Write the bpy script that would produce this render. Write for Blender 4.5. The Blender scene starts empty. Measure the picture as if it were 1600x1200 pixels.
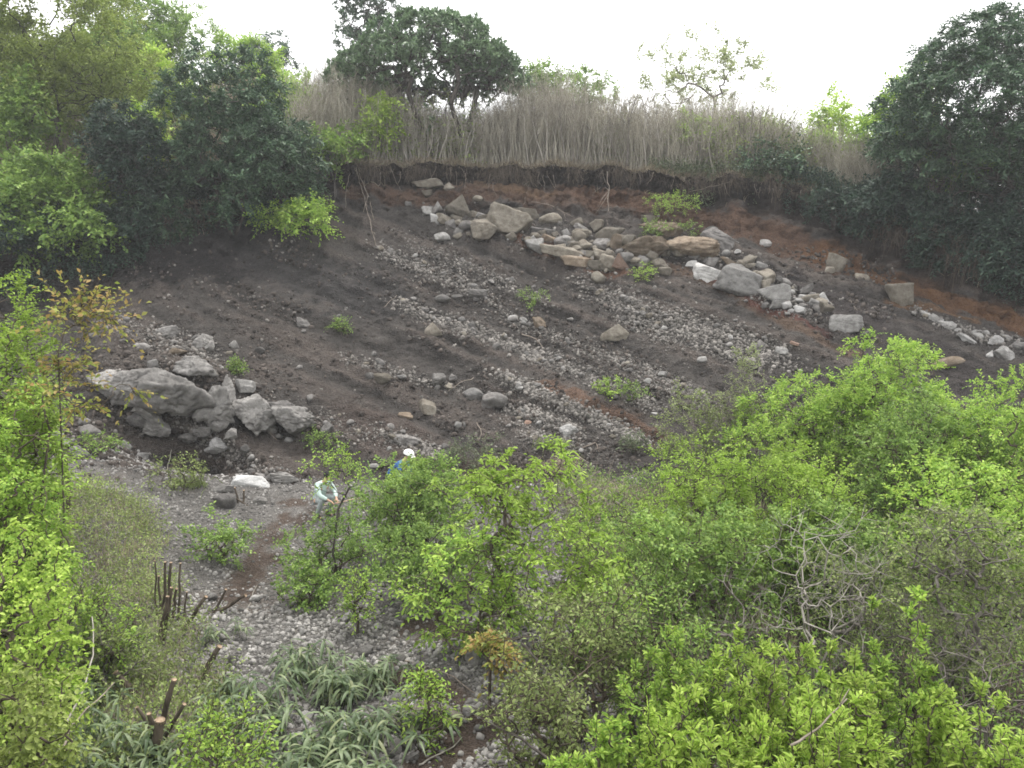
import bpy, math, random
import numpy as np
from mathutils import Vector, Matrix, Euler
from mathutils.bvhtree import BVHTree

# ------------------------------------------------------------------ camera, sky, sun, exposure
scn = bpy.context.scene
COL = scn.collection
R = math.radians
FPX = 1246.0                       # focal length in photo pixels
EYE = np.array([0.0, 0.0, 4.8])
PITCH = math.atan(150.0 / FPX)
cd = bpy.data.cameras.new("camera"); cam = bpy.data.objects.new("camera", cd); COL.objects.link(cam)
cd.sensor_width = 36.0; cd.lens = FPX / 1600.0 * 36.0; cd.clip_start = 0.05; cd.clip_end = 2000
cam.location = EYE; cam.rotation_euler = (math.pi / 2 - PITCH, 0, 0)
scn.camera = cam
SUN_EL, SUN_AZ = R(72), R(20)      # high sun behind thin cloud, ahead of the viewer beyond the rim
world = bpy.data.worlds.new("World"); scn.world = world; world.use_nodes = True
wn = world.node_tree; wn.nodes.clear()
w_out = wn.nodes.new("ShaderNodeOutputWorld"); w_bg = wn.nodes.new("ShaderNodeBackground")
w_sky = wn.nodes.new("ShaderNodeTexSky"); w_sky.sky_type = 'NISHITA'; w_sky.sun_disc = False
w_sky.sun_elevation = SUN_EL; w_sky.sun_rotation = SUN_AZ; w_sky.air_density = 1.0; w_sky.dust_density = 4.0
w_mix = wn.nodes.new("ShaderNodeMix"); w_mix.data_type = 'RGBA'
w_mix.inputs[0].default_value = 0.82
w_mix.inputs[7].default_value = (9.9, 9.7, 9.5, 1)      # white overcast veil over the blue
wn.links.new(w_sky.outputs[0], w_mix.inputs[6]); wn.links.new(w_mix.outputs[2], w_bg.inputs[0])
w_bg.inputs[1].default_value = 0.12
wn.links.new(w_bg.outputs[0], w_out.inputs[0])
sd = bpy.data.lights.new("sun", 'SUN'); sd.energy = 1.5; sd.angle = R(25); sd.color = (1.0, 0.96, 0.9)
sun = bpy.data.objects.new("sun", sd); COL.objects.link(sun)
sun.rotation_euler = (math.pi / 2 - SUN_EL, 0, math.pi - SUN_AZ)
scn.view_settings.view_transform = 'Standard'; scn.view_settings.look = 'None'
scn.view_settings.exposure = 1.25; scn.view_settings.gamma = 1.0
try: scn.view_settings.use_curve_mapping = False
except Exception: pass
scn.render.engine = 'CYCLES'
scn.cycles.max_bounces = 6; scn.cycles.diffuse_bounces = 4; scn.cycles.transmission_bounces = 4
scn.cycles.glossy_bounces = 2; scn.cycles.transparent_max_bounces = 4; scn.cycles.volume_bounces = 0
scn.cycles.filter_width = 1.7
scn.cycles.use_denoising = True
scn.render.use_persistent_data = False

# ------------------------------------------------------------------ helpers
RNG = np.random.default_rng(7)
V = lambda *a: np.array(a, dtype=np.float64)
def nrm(a):
    return a / np.maximum(np.linalg.norm(a, axis=-1, keepdims=True), 1e-9)
def sstep(a, b, x):
    t = np.clip((np.asarray(x, dtype=np.float64) - a) / (b - a), 0, 1); return t * t * (3 - 2 * t)
_F = np.array([0, math.cos(PITCH), -math.sin(PITCH)]); _U = np.array([0, math.sin(PITCH), math.cos(PITCH)])
def pdir(px, py):
    return _F + np.array([1., 0, 0]) * ((px - 800) / FPX) + _U * ((600 - py) / FPX)
def at(px, py, Y):
    d = pdir(px, py); return EYE + d * (Y / d[1])
def project(P):
    q = P - EYE; dz = q @ _F
    return 800 + FPX * q[..., 0] / dz, 600 - FPX * (q @ _U) / dz

def _hash(ix, iy, iz, seed):
    h = (ix.astype(np.int64) * 374761393 + iy.astype(np.int64) * 668265263 + iz.astype(np.int64) * 2147483647 + seed * 974634777) & 0x7fffffff
    h = ((h ^ (h >> 13)) * 1274126177) & 0x7fffffff
    h = (h ^ (h >> 16)) & 0xffff
    return h / 32768.0 - 1.0
def vnoise(P, seed=0):
    P = np.asarray(P, dtype=np.float64); i = np.floor(P); f = P - i; f = f * f * (3 - 2 * f); i = i.astype(np.int64)
    r = 0
    for dx in (0, 1):
        wx = f[..., 0] if dx else 1 - f[..., 0]
        for dy in (0, 1):
            wy = f[..., 1] if dy else 1 - f[..., 1]
            for dz in (0, 1):
                wz = f[..., 2] if dz else 1 - f[..., 2]
                r = r + wx * wy * wz * _hash(i[..., 0] + dx, i[..., 1] + dy, i[..., 2] + dz, seed)
    return r
def fbm(P, oct=4, seed=0, gain=0.5):
    a, s, fq = 1.0, 0, 1.0; P = np.asarray(P, dtype=np.float64)
    for k in range(oct):
        s = s + a * vnoise(P * fq + 17.3 * k, seed + k); a *= gain; fq *= 2.03
    return s

def mesh_np(name, verts, faces, mat=None, smooth=False, parent=None, link=True):
    """faces: one (n,k) int array or a list of such arrays"""
    if not isinstance(faces, (list, tuple)): faces = [faces]
    faces = [np.asarray(f, dtype=np.int32) for f in faces if len(f)]
    me = bpy.data.meshes.new(name)
    verts = np.asarray(verts, dtype=np.float32)
    me.vertices.add(len(verts)); me.vertices.foreach_set("co", verts.ravel())
    nl = sum(f.size for f in faces); nf = sum(len(f) for f in faces)
    me.loops.add(nl); me.polygons.add(nf)
    me.loops.foreach_set("vertex_index", np.concatenate([f.ravel() for f in faces]))
    tot = np.concatenate([np.full(len(f), f.shape[1], dtype=np.int32) for f in faces])
    start = np.concatenate([[0], np.cumsum(tot)[:-1]]).astype(np.int32)
    me.polygons.foreach_set("loop_start", start)
    try: me.polygons.foreach_set("loop_total", tot)
    except Exception: pass
    if smooth: me.polygons.foreach_set("use_smooth", np.ones(nf, dtype=bool))
    me.update(calc_edges=True)
    if mat: me.materials.append(mat)
    o = bpy.data.objects.new(name, me)
    if link: COL.objects.link(o)
    if parent: o.parent = parent
    return o
def tag(o, label=None, cat=None, group=None, kind=None):
    if label: o["label"] = label
    if cat: o["category"] = cat
    if group: o["group"] = group
    if kind: o["kind"] = kind
    return o
def empty(name, loc, rz=0.0):
    o = bpy.data.objects.new(name, None); COL.objects.link(o); o.empty_display_size = 0.2
    o.location = Vector(loc); o.rotation_euler = (0, 0, rz); return o
def copy_thing(root):
    r = root.copy(); COL.objects.link(r)
    for ch in list(root.children):
        c = ch.copy(); COL.objects.link(c); c.parent = r
    return r

class Geo:
    """collects pieces of one mesh"""
    def __init__(s): s.v, s.f4, s.f3, s.n = [], [], [], 0
    def add(s, v, f4=None, f3=None):
        v = np.asarray(v, dtype=np.float64).reshape(-1, 3)
        if f4 is not None and len(f4): s.f4.append(np.asarray(f4) + s.n)
        if f3 is not None and len(f3): s.f3.append(np.asarray(f3) + s.n)
        s.v.append(v); s.n += len(v)
    def build(s, name, mat, parent=None, smooth=False):
        fs = []
        if s.f4: fs.append(np.concatenate(s.f4))
        if s.f3: fs.append(np.concatenate(s.f3))
        return mesh_np(name, np.concatenate(s.v), fs, mat, smooth, parent)

def frames(d):
    d = nrm(d); ref = np.where(np.abs(d[..., 2:3]) > 0.9, np.array([1., 0, 0]), np.array([0, 0, 1.]))
    a = nrm(np.cross(d, ref)); b = np.cross(d, a); return a, b
def seg_tubes(geo, A, B, ra, rb, n=4):
    """separate prisms from A to B (N,3)"""
    A = np.asarray(A); B = np.asarray(B); N = len(A)
    if not N: return
    a, b = frames(B - A); ang = np.arange(n) * 2 * math.pi / n
    ring = a[:, None] * np.cos(ang)[None, :, None] + b[:, None] * np.sin(ang)[None, :, None]
    v = np.concatenate([A[:, None] + ring * np.reshape(ra, (-1, 1, 1)), B[:, None] + ring * np.reshape(rb, (-1, 1, 1))], axis=1)
    base = np.arange(N)[:, None] * 2 * n; i = np.arange(n); j = (i + 1) % n
    f = np.stack([base + i, base + j, base + n + j, base + n + i], axis=-1).reshape(-1, 4)
    geo.add(v, f4=f)
def poly_tube(geo, pts, radii, n=6, cap=True):
    pts = np.asarray(pts, dtype=np.float64); m = len(pts)
    t = np.gradient(pts, axis=0); a, b = frames(t)
    for k in range(1, m):                                   # keep frames aligned
        a[k] = nrm(a[k - 1] - t[k] * (a[k - 1] @ t[k]) / (t[k] @ t[k])); b[k] = np.cross(nrm(t[k]), a[k])
    ang = np.arange(n) * 2 * math.pi / n
    v = pts[:, None] + (a[:, None] * np.cos(ang)[None, :, None] + b[:, None] * np.sin(ang)[None, :, None]) * np.reshape(radii, (-1, 1, 1))
    i = np.arange(n); j = (i + 1) % n
    f = np.concatenate([np.stack([k * n + i, k * n + j, (k + 1) * n + j, (k + 1) * n + i], -1) for k in range(m - 1)])
    vv = v.reshape(-1, 3); f3 = None
    if cap:
        vv = np.concatenate([vv, pts[:1], pts[-1:]]); c0 = m * n; c1 = c0 + 1
        f3 = np.concatenate([np.stack([j, i, np.full(n, c0)], -1), np.stack([(m - 1) * n + i, (m - 1) * n + j, np.full(n, c1)], -1)])
    geo.add(vv, f4=f, f3=f3)

# ------------------------------------------------------------------ materials
def nt(name):
    m = bpy.data.materials.new(name); m.use_nodes = True; t = m.node_tree; t.nodes.clear()
    o = t.nodes.new("ShaderNodeOutputMaterial"); return m, t, o
def ramp(t, stops, fac):
    r = t.nodes.new("ShaderNodeValToRGB"); e = r.color_ramp.elements
    while len(e) < len(stops): e.new(0.5)
    for k, (p, c) in enumerate(stops): e[k].position = p; e[k].color = (*c, 1)
    t.links.new(fac, r.inputs[0]); return r.outputs[0]
def leaf_mat(name, cols, trans=0.35, rough=0.55, spec=0.25):
    """leaf-by-leaf colour variation; part of the light passes through the blade"""
    m, t, o = nt(name)
    g = t.nodes.new("ShaderNodeNewGeometry"); oi = t.nodes.new("ShaderNodeObjectInfo")
    n = len(cols); c = ramp(t, [(k / (n - 1), x) for k, x in enumerate(cols)], g.outputs["Random Per Island"])
    tc = t.nodes.new("ShaderNodeTexCoord"); nz = t.nodes.new("ShaderNodeTexNoise"); nz.inputs["Scale"].default_value = 1.1
    t.links.new(tc.outputs["Object"], nz.inputs["Vector"])
    hs = t.nodes.new("ShaderNodeHueSaturation"); mr = t.nodes.new("ShaderNodeMapRange")
    mr.inputs[1].default_value = 0.3; mr.inputs[2].default_value = 0.7; mr.inputs[3].default_value = 0.72; mr.inputs[4].default_value = 1.25
    t.links.new(nz.outputs[0], mr.inputs[0]); t.links.new(mr.outputs[0], hs.inputs["Value"]); t.links.new(c, hs.inputs["Color"])
    p = t.nodes.new("ShaderNodeBsdfPrincipled"); p.inputs["Roughness"].default_value = rough; p.inputs["Specular IOR Level"].default_value = spec
    tr = t.nodes.new("ShaderNodeBsdfTranslucent"); mx = t.nodes.new("ShaderNodeMixShader"); mx.inputs[0].default_value = trans
    t.links.new(hs.outputs[0], p.inputs["Base Color"]); t.links.new(hs.outputs[0], tr.inputs[0])
    t.links.new(p.outputs[0], mx.inputs[1]); t.links.new(tr.outputs[0], mx.inputs[2]); t.links.new(mx.outputs[0], o.inputs[0])
    return m
def bark_mat(name, c1, c2, scale=9.0, rough=0.85):
    m, t, o = nt(name)
    tc = t.nodes.new("ShaderNodeTexCoord"); nz = t.nodes.new("ShaderNodeTexNoise"); nz.inputs["Scale"].default_value = scale; nz.inputs["Detail"].default_value = 5
    mp = t.nodes.new("ShaderNodeMapping"); mp.inputs["Scale"].default_value = (1, 1, 0.35)
    t.links.new(tc.outputs["Object"], mp.inputs[0]); t.links.new(mp.outputs[0], nz.inputs["Vector"])
    c = ramp(t, [(0.32, c1), (0.68, c2)], nz.outputs[0])
    p = t.nodes.new("ShaderNodeBsdfPrincipled"); p.inputs["Roughness"].default_value = rough; p.inputs["Specular IOR Level"].default_value = 0.2
    t.links.new(c, p.inputs["Base Color"])
    b = t.nodes.new("ShaderNodeBump"); b.inputs["Strength"].default_value = 0.6; b.inputs["Distance"].default_value = 0.02
    t.links.new(nz.outputs[0], b.inputs["Height"]); t.links.new(b.outputs[0], p.inputs["Normal"])
    t.links.new(p.outputs[0], o.inputs[0]); return m
def rock_mat(name, c1, c2, c3, island=False, scale=5.0):
    m, t, o = nt(name)
    tc = t.nodes.new("ShaderNodeTexCoord"); g = t.nodes.new("ShaderNodeNewGeometry"); oi = t.nodes.new("ShaderNodeObjectInfo")
    nz = t.nodes.new("ShaderNodeTexNoise"); nz.inputs["Scale"].default_value = scale; nz.inputs["Detail"].default_value = 8; nz.inputs["Roughness"].default_value = 0.68
    n2 = t.nodes.new("ShaderNodeTexNoise"); n2.inputs["Scale"].default_value = scale * 7; n2.inputs["Detail"].default_value = 6; n2.inputs["Roughness"].default_value = 0.7
    for q in (nz, n2): t.links.new(g.outputs["Position"], q.inputs["Vector"])
    c = ramp(t, [(0.28, c1), (0.52, c2), (0.74, c3)], nz.outputs[0])
    hs = t.nodes.new("ShaderNodeHueSaturation")
    mr = t.nodes.new("ShaderNodeMapRange"); mr.inputs[3].default_value = 0.42 if island else 0.62; mr.inputs[4].default_value = 1.4 if island else 1.3
    t.links.new(g.outputs["Random Per Island"] if island else oi.outputs["Random"], mr.inputs[0])
    mu = t.nodes.new("ShaderNodeMath"); mu.operation = 'MULTIPLY'
    m2 = t.nodes.new("ShaderNodeMapRange"); m2.inputs[1].default_value = 0.3; m2.inputs[2].default_value = 0.7; m2.inputs[3].default_value = 0.75; m2.inputs[4].default_value = 1.2
    t.links.new(n2.outputs[0], m2.inputs[0]); t.links.new(mr.outputs[0], mu.inputs[0]); t.links.new(m2.outputs[0], mu.inputs[1])
    t.links.new(mu.outputs[0], hs.inputs["Value"]); t.links.new(c, hs.inputs["Color"])
    p = t.nodes.new("ShaderNodeBsdfPrincipled"); p.inputs["Roughness"].default_value = 0.9; p.inputs["Specular IOR Level"].default_value = 0.2
    t.links.new(hs.outputs[0], p.inputs["Base Color"])
    b = t.nodes.new("ShaderNodeBump"); b.inputs["Strength"].default_value = 0.7; b.inputs["Distance"].default_value = 0.03
    ad = t.nodes.new("ShaderNodeMath"); t.links.new(nz.outputs[0], ad.inputs[0]); t.links.new(n2.outputs[0], ad.inputs[1])
    t.links.new(ad.outputs[0], b.inputs["Height"]); t.links.new(b.outputs[0], p.inputs["Normal"])
    t.links.new(p.outputs[0], o.inputs[0]); return m
def plain_mat(name, c, rough=0.8, var=0.15, scale=20):
    return bark_mat(name, tuple(x * (1 - var) for x in c), tuple(min(1, x * (1 + var)) for x in c), scale, rough)

M = dict(
    rock_tan=rock_mat("tan_rock", (0.085, 0.072, 0.056), (0.175, 0.158, 0.13), (0.26, 0.245, 0.21)),
    rock_pale=rock_mat("pale_rock", (0.11, 0.105, 0.098), (0.24, 0.235, 0.225), (0.34, 0.335, 0.32)),
    rock_grey=rock_mat("grey_rock", (0.075, 0.07, 0.065), (0.16, 0.153, 0.145), (0.25, 0.243, 0.232)),
    rock_brown=rock_mat("brown_rock", (0.09, 0.07, 0.05), (0.17, 0.135, 0.1), (0.27, 0.235, 0.19)),
    rock_dark=rock_mat("dark_clinker", (0.05, 0.047, 0.045), (0.11, 0.105, 0.1), (0.22, 0.21, 0.2)),
    rock_red=rock_mat("reddish_rock", (0.16, 0.10, 0.075), (0.26, 0.18, 0.14), (0.36, 0.27, 0.22)),
    rock_white=rock_mat("white_rock", (0.2, 0.195, 0.185), (0.36, 0.355, 0.345), (0.48, 0.475, 0.46)),
    pebble=rock_mat("pebbles", (0.095, 0.088, 0.08), (0.175, 0.164, 0.15), (0.29, 0.275, 0.252), island=True, scale=2.0),
    gravel=rock_mat("gravel", (0.14, 0.134, 0.126), (0.225, 0.217, 0.205), (0.33, 0.32, 0.305), island=True, scale=1.2),
    clod=rock_mat("soil_clods", (0.05, 0.043, 0.038), (0.075, 0.064, 0.056), (0.11, 0.095, 0.085), island=True, scale=2.0),
    rock_ledge=rock_mat("ledge_rock", (0.10, 0.096, 0.09), (0.215, 0.207, 0.196), (0.33, 0.322, 0.308), scale=3.0),
    slab_white=rock_mat("white_slab", (0.5, 0.5, 0.49), (0.62, 0.62, 0.61), (0.7, 0.7, 0.69)),
    bark_dark=bark_mat("dark_bark", (0.035, 0.03, 0.025), (0.09, 0.08, 0.07)),
    bark_grey=bark_mat("grey_bark", (0.10, 0.09, 0.08), (0.22, 0.2, 0.18)),
    bark_pale=bark_mat("pale_bark", (0.19, 0.175, 0.15), (0.34, 0.32, 0.285)),
    bark_brown=bark_mat("brown_bark", (0.045, 0.036, 0.028), (0.13, 0.105, 0.082), 14),
    cutwood=bark_mat("cut_wood", (0.22, 0.16, 0.11), (0.38, 0.29, 0.205), 40),
    root=bark_mat("root_bark", (0.13, 0.105, 0.085), (0.3, 0.26, 0.22)),
    rootfib=bark_mat("root_fibre", (0.045, 0.035, 0.027), (0.17, 0.14, 0.11), 6),
)
# ------------------------------------------------------------------ terrain: gravel floor, landslip face, bank, plateau, hillside
RIM = np.array([at(*q) for q in ((-900, 560, 22), (-300, 440, 24), (0, 412, 25.5), (250, 345, 28), (480, 262, 31), (540, 252, 32), (700, 254, 33), (860, 257, 33),
                                 (950, 264, 32.5), (1060, 274, 32), (1200, 277, 31), (1300, 300, 30), (1400, 350, 28), (1600, 415, 25), (1900, 520, 23), (2600, 560, 22))])
RIM = RIM[np.argsort(RIM[:, 0])]
BASE = np.array([(-60, 14, 2.5), (-14, 14.2, 1.8), (-10.5, 15.2, 1.5), (-8.6, 16.4, 1.1), (-6.5, 17.6, 0.5), (-4.5, 18.6, 0.25), (-1, 19.2, 0.15), (3, 18.6, 0.3), (7, 17.6, 0.8), (11, 16.4, 1.4), (15, 15.5, 1.6), (60, 15, 2.0)], dtype=float)
def smooth1(a, k):
    for _ in range(k): a = np.concatenate([a[:1], (a[:-2] + 2 * a[1:-1] + a[2:]) / 4, a[-1:]])
    return a
XS = np.concatenate([np.linspace(-260, -40, 10)[:-1], np.linspace(-40, -19, 46)[:-1], np.linspace(-19, 18, 530), np.linspace(18, 40, 46)[1:], np.linspace(40, 260, 10)[1:]])
_fine = np.linspace(-60, 60, 1201)
ry = smooth1(np.interp(_fine, RIM[:, 0], RIM[:, 1]), 160); rz = smooth1(np.interp(_fine, RIM[:, 0], RIM[:, 2]), 160)
by = smooth1(np.interp(_fine, BASE[:, 0], BASE[:, 1]), 80); bz = smooth1(np.interp(_fine, BASE[:, 0], BASE[:, 2]), 80)
I = lambda a, x: np.interp(x, _fine, a)
def floor_z(x, y):
    x = np.asarray(x, dtype=float); y = np.asarray(y, dtype=float)
    z = 1.8 * sstep(-4.2, -11, x) * sstep(3, 10, y) + 0.9 * sstep(4, 11, x)
    z = z + 2.7 * (1 - sstep(1.5, 7.5, y))
    z = z + 0.16 * fbm(np.stack([x * 0.5, y * 0.5, 0 * x], -1), 3, 3) * sstep(0, 5, y)
    return z
NS = (6, 24, 170, 240, 34, 34, 40, 16)
def column(x):
    rY, rZ, bY, bZ = I(ry, x), I(rz, x), I(by, x), I(bz, x)
    j = 0.3 * fbm(np.array([x * 1.3, 0, 0]), 4, 11, 0.6)
    lip = rY + j
    hill = 0.5 * float(sstep(-2, -14, x)); hr = 0.12 * float(sstep(6, 14, x))
    s = [(-200, 3.2), (-12, 2.9), (5.0, None), (bY, bZ),
         (lip - 1.75, rZ - 2.35), (lip + 0.16, rZ - 0.74), (lip - 0.14, rZ - 0.06), (lip + 14, rZ + 0.5 + hill * 14 + hr * 14), (lip + 120, rZ + 1 + hill * 18 - 6)]
    return s
def build_cols():
    ys, zs = [], []
    for x in XS:
        s = column(x); Y, Z = [], []
        for k, n in enumerate(NS):
            (y0, z0), (y1, z1) = s[k], s[k + 1]
            t = np.arange(n) / n
            yy = y0 + (y1 - y0) * t
            if k in (1, 2):
                zz = floor_z(np.full(n, x), yy)
                if k == 2: zz = zz * (1 - sstep(0.72, 1.0, t)) + z1 * sstep(0.72, 1.0, t)
                else: zz = zz if z1 is None else zz
            elif k == 0: zz = np.full(n, 2.7 + float(floor_z(x, -12.0)) * 0)
            elif k == 3:
                zz = z0 + (z1 - z0) * (t ** 1.3)
            else: zz = z0 + (z1 - z0) * t
            Y.append(yy); Z.append(zz)
        Y.append([s[-1][0]]); Z.append([s[-1][1]])
        ys.append(np.concatenate(Y)); zs.append(np.concatenate(Z))
    return np.array(ys), np.array(zs)
_ys, _zs = build_cols()
# soften corners along the profile a little
for _ in range(2):
    _ys[:, 1:-1] = (_ys[:, :-2] + 2 * _ys[:, 1:-1] + _ys[:, 2:]) / 4; _zs[:, 1:-1] = (_zs[:, :-2] + 2 * _zs[:, 1:-1] + _zs[:, 2:]) / 4
TP = np.stack([np.repeat(XS[:, None], _ys.shape[1], 1), _ys, _zs], -1)
NC, NR = TP.shape[:2]
def grid_faces(nc, nr):
    a = (np.arange(nc - 1)[:, None] * nr + np.arange(nr - 1)[None]).ravel()
    return np.stack([a, a + nr, a + nr + 1, a + 1], -1)
def make_bvh(P):
    nc, nr = P.shape[:2]
    return BVHTree.FromPolygons([tuple(v) for v in P.reshape(-1, 3).tolist()], grid_faces(nc, nr).tolist())
BV = make_bvh(TP[::3, ::3])
def ray(px, py):
    h = BV.ray_cast(Vector(EYE), Vector(pdir(px, py)))
    return None if h[0] is None else (np.array(h[0]), np.array(h[1]))
cum = np.cumsum((0,) + NS)
row_cliff = (cum[3], cum[6])
# ---- large shape: ledge of the outcrop and the hollow under it, gullies and ribs on the face
def blob(P, px, py, r, amp, stretch=(1, 1, 1)):
    h = ray(px, py)
    if h is None: return 0
    d = (P - h[0]) / (np.array(stretch) * r)
    return amp * np.exp(-(d ** 2).sum(-1))
D = np.zeros((NC, NR))
for q in ((200, 590, 0.9, 0.35), (270, 590, 0.9, 0.5), (340, 610, 0.9, 0.5), (420, 640, 0.9, 0.45), (470, 655, 0.7, 0.3), (300, 560, 1.0, 0.3),
          (230, 690, 0.8, -0.7), (290, 700, 0.8, -0.85), (340, 710, 0.6, -0.4), (200, 660, 0.7, -0.5), (420, 410, 2.0, -0.6), (560, 430, 1.2, 0.35),
          (880, 700, 1.0, 0.35), (900, 640, 0.9, 0.2), (1000, 660, 1.2, -0.25), (800, 370, 1.2, 0.25), (1000, 390, 1.3, 0.35), (1180, 440, 1.0, 0.3)):
    D += blob(TP, *q, stretch=(1.3, 1, 0.8))
dirn = np.array([0, -0.8, 0.6])
wmask = np.zeros(NR); wmask[cum[3]:cum[6]] = 1.0
wmask = smooth1(wmask, 30)
TP = TP + dirn * (D * wmask)[..., None]
# dip-parallel ribs: strata run down to the right across the face
u = TP[..., 0] * 0.36 + TP[..., 2] * 0.93
v = TP[..., 0] * 0.93 - TP[..., 2] * 0.36
rib = fbm(np.stack([u * 1.3, v * 0.14, 0 * u], -1), 4, 21) * 0.13 + fbm(TP * 0.6, 3, 31) * 0.16 + fbm(TP * 2.4, 4, 41, 0.6) * 0.05
crack = np.abs(fbm(np.stack([TP[..., 0] * 3.0, TP[..., 1] * 0.8, TP[..., 2] * 0.8], -1), 3, 51))
bankm = np.zeros(NR); bankm[cum[4] + 4:cum[6] - 1] = 1; bankm = smooth1(bankm, 12)
TP = TP + dirn * (rib * wmask)[..., None] + np.array([0, -1., 0]) * ((0.22 * fbm(TP * np.array([1.5, 1, 2.6]), 5, 61, 0.6) - 0.10 * (crack < 0.1)) * bankm)[..., None]
rimm = np.zeros(NR); rimm[cum[6] - 8:cum[6] + 14] = 1; rimm = smooth1(rimm, 10)
TP[..., 2] += rimm * 0.17 * fbm(TP * np.array([1.7, 0.9, 0]), 5, 63, 0.6)
small = fbm(TP * 5.0, 3, 71, 0.6)
near = np.ones(NR); near[:cum[2]] = 0; near[cum[6]:] = 0
ledge = fbm(np.stack([u * 4.5, v * 0.3, 0 * u], -1), 4, 95, 0.6); clump = fbm(TP * 8.0, 2, 73, 0.6)
TP = TP + dirn * ((0.085 * ledge + 0.05 * small + 0.03 * clump) * wmask)[..., None]
TP[..., 2] += small * 0.018 * near
BV = make_bvh(TP)
def ground(x, y, top=80.0):
    h = BV.ray_cast(Vector((x, y, top)), Vector((0, 0, -1)))
    return float(h[0][2]) if h[0] is not None else 0.0

# ---- soil colours (albedo of each layer in bands on the slope, two with painted shade)
PXX, PYY = project(TP); PXX = np.where(TP[..., 1] > 2, PXX, -9999); PYY = np.where(TP[..., 1] > 2, PYY, -9999)
def seg_dist(x, y, pts):
    best = np.full(np.shape(x), 1e9)
    for (x0, y0), (x1, y1) in zip(pts[:-1], pts[1:]):
        dx, dy = x1 - x0, y1 - y0; t = np.clip(((x - x0) * dx + (y - y0) * dy) / (dx * dx + dy * dy), 0, 1)
        best = np.minimum(best, np.hypot(x - x0 - t * dx, y - y0 - t * dy))
    return best
def poly3(pts):
    out = [ray(*p) for p in pts]; return np.array([o[0] for o in out if o is not None])
def dist3(P, L):
    best = np.full(P.shape[:-1], 1e9)
    for a, b in zip(L[:-1], L[1:]):
        d = b - a; t = np.clip(((P - a) @ d) / (d @ d), 0, 1); best = np.minimum(best, np.linalg.norm(P - a - t[..., None] * d, axis=-1))
    return best
C = np.empty((NC, NR, 3))
n1 = fbm(TP * 0.5, 4, 81); n2 = fbm(TP * 2.2, 4, 91, 0.6)
lam = fbm(np.stack([u * 4.5, v * 0.3, 0 * u], -1), 4, 95, 0.6)
C[:] = np.array([0.073, 0.067, 0.062])
C *= (1 + 0.22 * n2 + 0.32 * lam)[..., None]
def blend(col, w):
    global C
    w = np.clip(w, 0, 1)[..., None]; C = C * (1 - w) + np.array(col) * w * (1 + 0.25 * (n2 + lam)[..., None] * 0.6)
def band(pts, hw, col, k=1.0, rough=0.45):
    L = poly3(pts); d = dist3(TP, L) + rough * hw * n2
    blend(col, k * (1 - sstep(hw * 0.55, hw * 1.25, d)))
rows = np.arange(NR)[None, :] + 0 * PXX
blend((0.11, 0.077, 0.06), 0.22 * sstep(0.0, 0.9, lam + 0.3 * n1) * (rows > cum[3]))                                   # faint reddish bands
band([(330, 380), (450, 420), (560, 460)], 1.6, (0.05, 0.048, 0.047), 0.8)
band([(40, 440), (180, 430), (330, 410)], 1.5, (0.038, 0.035, 0.034), 0.85)  # dark soil, deepened with painted shade below the left rim shrubs
band([(560, 300), (700, 305), (820, 300), (950, 310)], 0.75, (0.125, 0.076, 0.052), 0.7)
band([(700, 285), (790, 290), (860, 305)], 0.35, (0.19, 0.125, 0.08), 0.75)
band([(920, 300), (1060, 325), (1180, 355), (1300, 410)], 1.0, (0.125, 0.074, 0.05), 0.8)
band([(780, 360), (850, 385), (920, 408), (970, 425)], 0.38, (0.15, 0.085, 0.058), 0.9)
band([(1030, 412), (1110, 440), (1190, 480), (1260, 515), (1340, 550)], 0.28, (0.13, 0.09, 0.066), 0.8)
band([(1120, 440), (1200, 480), (1290, 520)], 0.2, (0.12, 0.055, 0.045), 0.8)
band([(1290, 400), (1400, 440), (1500, 480), (1620, 510)], 0.8, (0.15, 0.08, 0.042), 0.85)
band([(1400, 475), (1450, 480), (1520, 500)], 0.3, (0.2, 0.115, 0.06), 0.6)
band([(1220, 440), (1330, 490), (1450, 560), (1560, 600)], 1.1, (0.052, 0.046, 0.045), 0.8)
band([(850, 600), (920, 630), (980, 655), (1030, 690)], 0.3, (0.145, 0.092, 0.066), 0.8)
band([(560, 660), (700, 730), (900, 760)], 0.9, (0.085, 0.066, 0.057), 0.6)
band([(1080, 300), (1200, 312), (1300, 350), (1400, 400), (1500, 430), (1620, 455)], 0.75, (0.04, 0.031, 0.026), 0.9)  # painted shade below the right-hand trees, merged with dark humus
blend((0.028, 0.022, 0.018), ((rows > cum[5] - 2 + 5 * n2) & (rows <= cum[6] + 2)).astype(float))      # humus under the turf
blend((0.10, 0.085, 0.06), sstep(cum[6], cum[6] + 2, rows))
fl = (1 - sstep(cum[3] - 12, cum[3] + 2, rows + 14 * n1))
blend((0.15, 0.143, 0.134), fl)
blend((0.115, 0.095, 0.08), fl * 0.55 * sstep(0.05, 0.5, n1 + 0.4 * n2))
PATH = [((452, 790), (430, 830), (405, 865), (385, 905), (375, 935)), ((600, 1052), (650, 1065), (720, 1085)), ((770, 1130), (720, 1160), (670, 1200), (620, 1230)), ((640, 985), (720, 985))]
for L, hw in zip(PATH, (0.42, 0.34, 0.3, 0.42)): band(L, hw, (0.088, 0.066, 0.053), 0.9, 0.8)
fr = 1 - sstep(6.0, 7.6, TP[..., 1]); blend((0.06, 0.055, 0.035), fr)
blend((0.07, 0.06, 0.045), sstep(2.0, 4.0, TP[..., 0]) * fl * 0.8)

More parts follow.
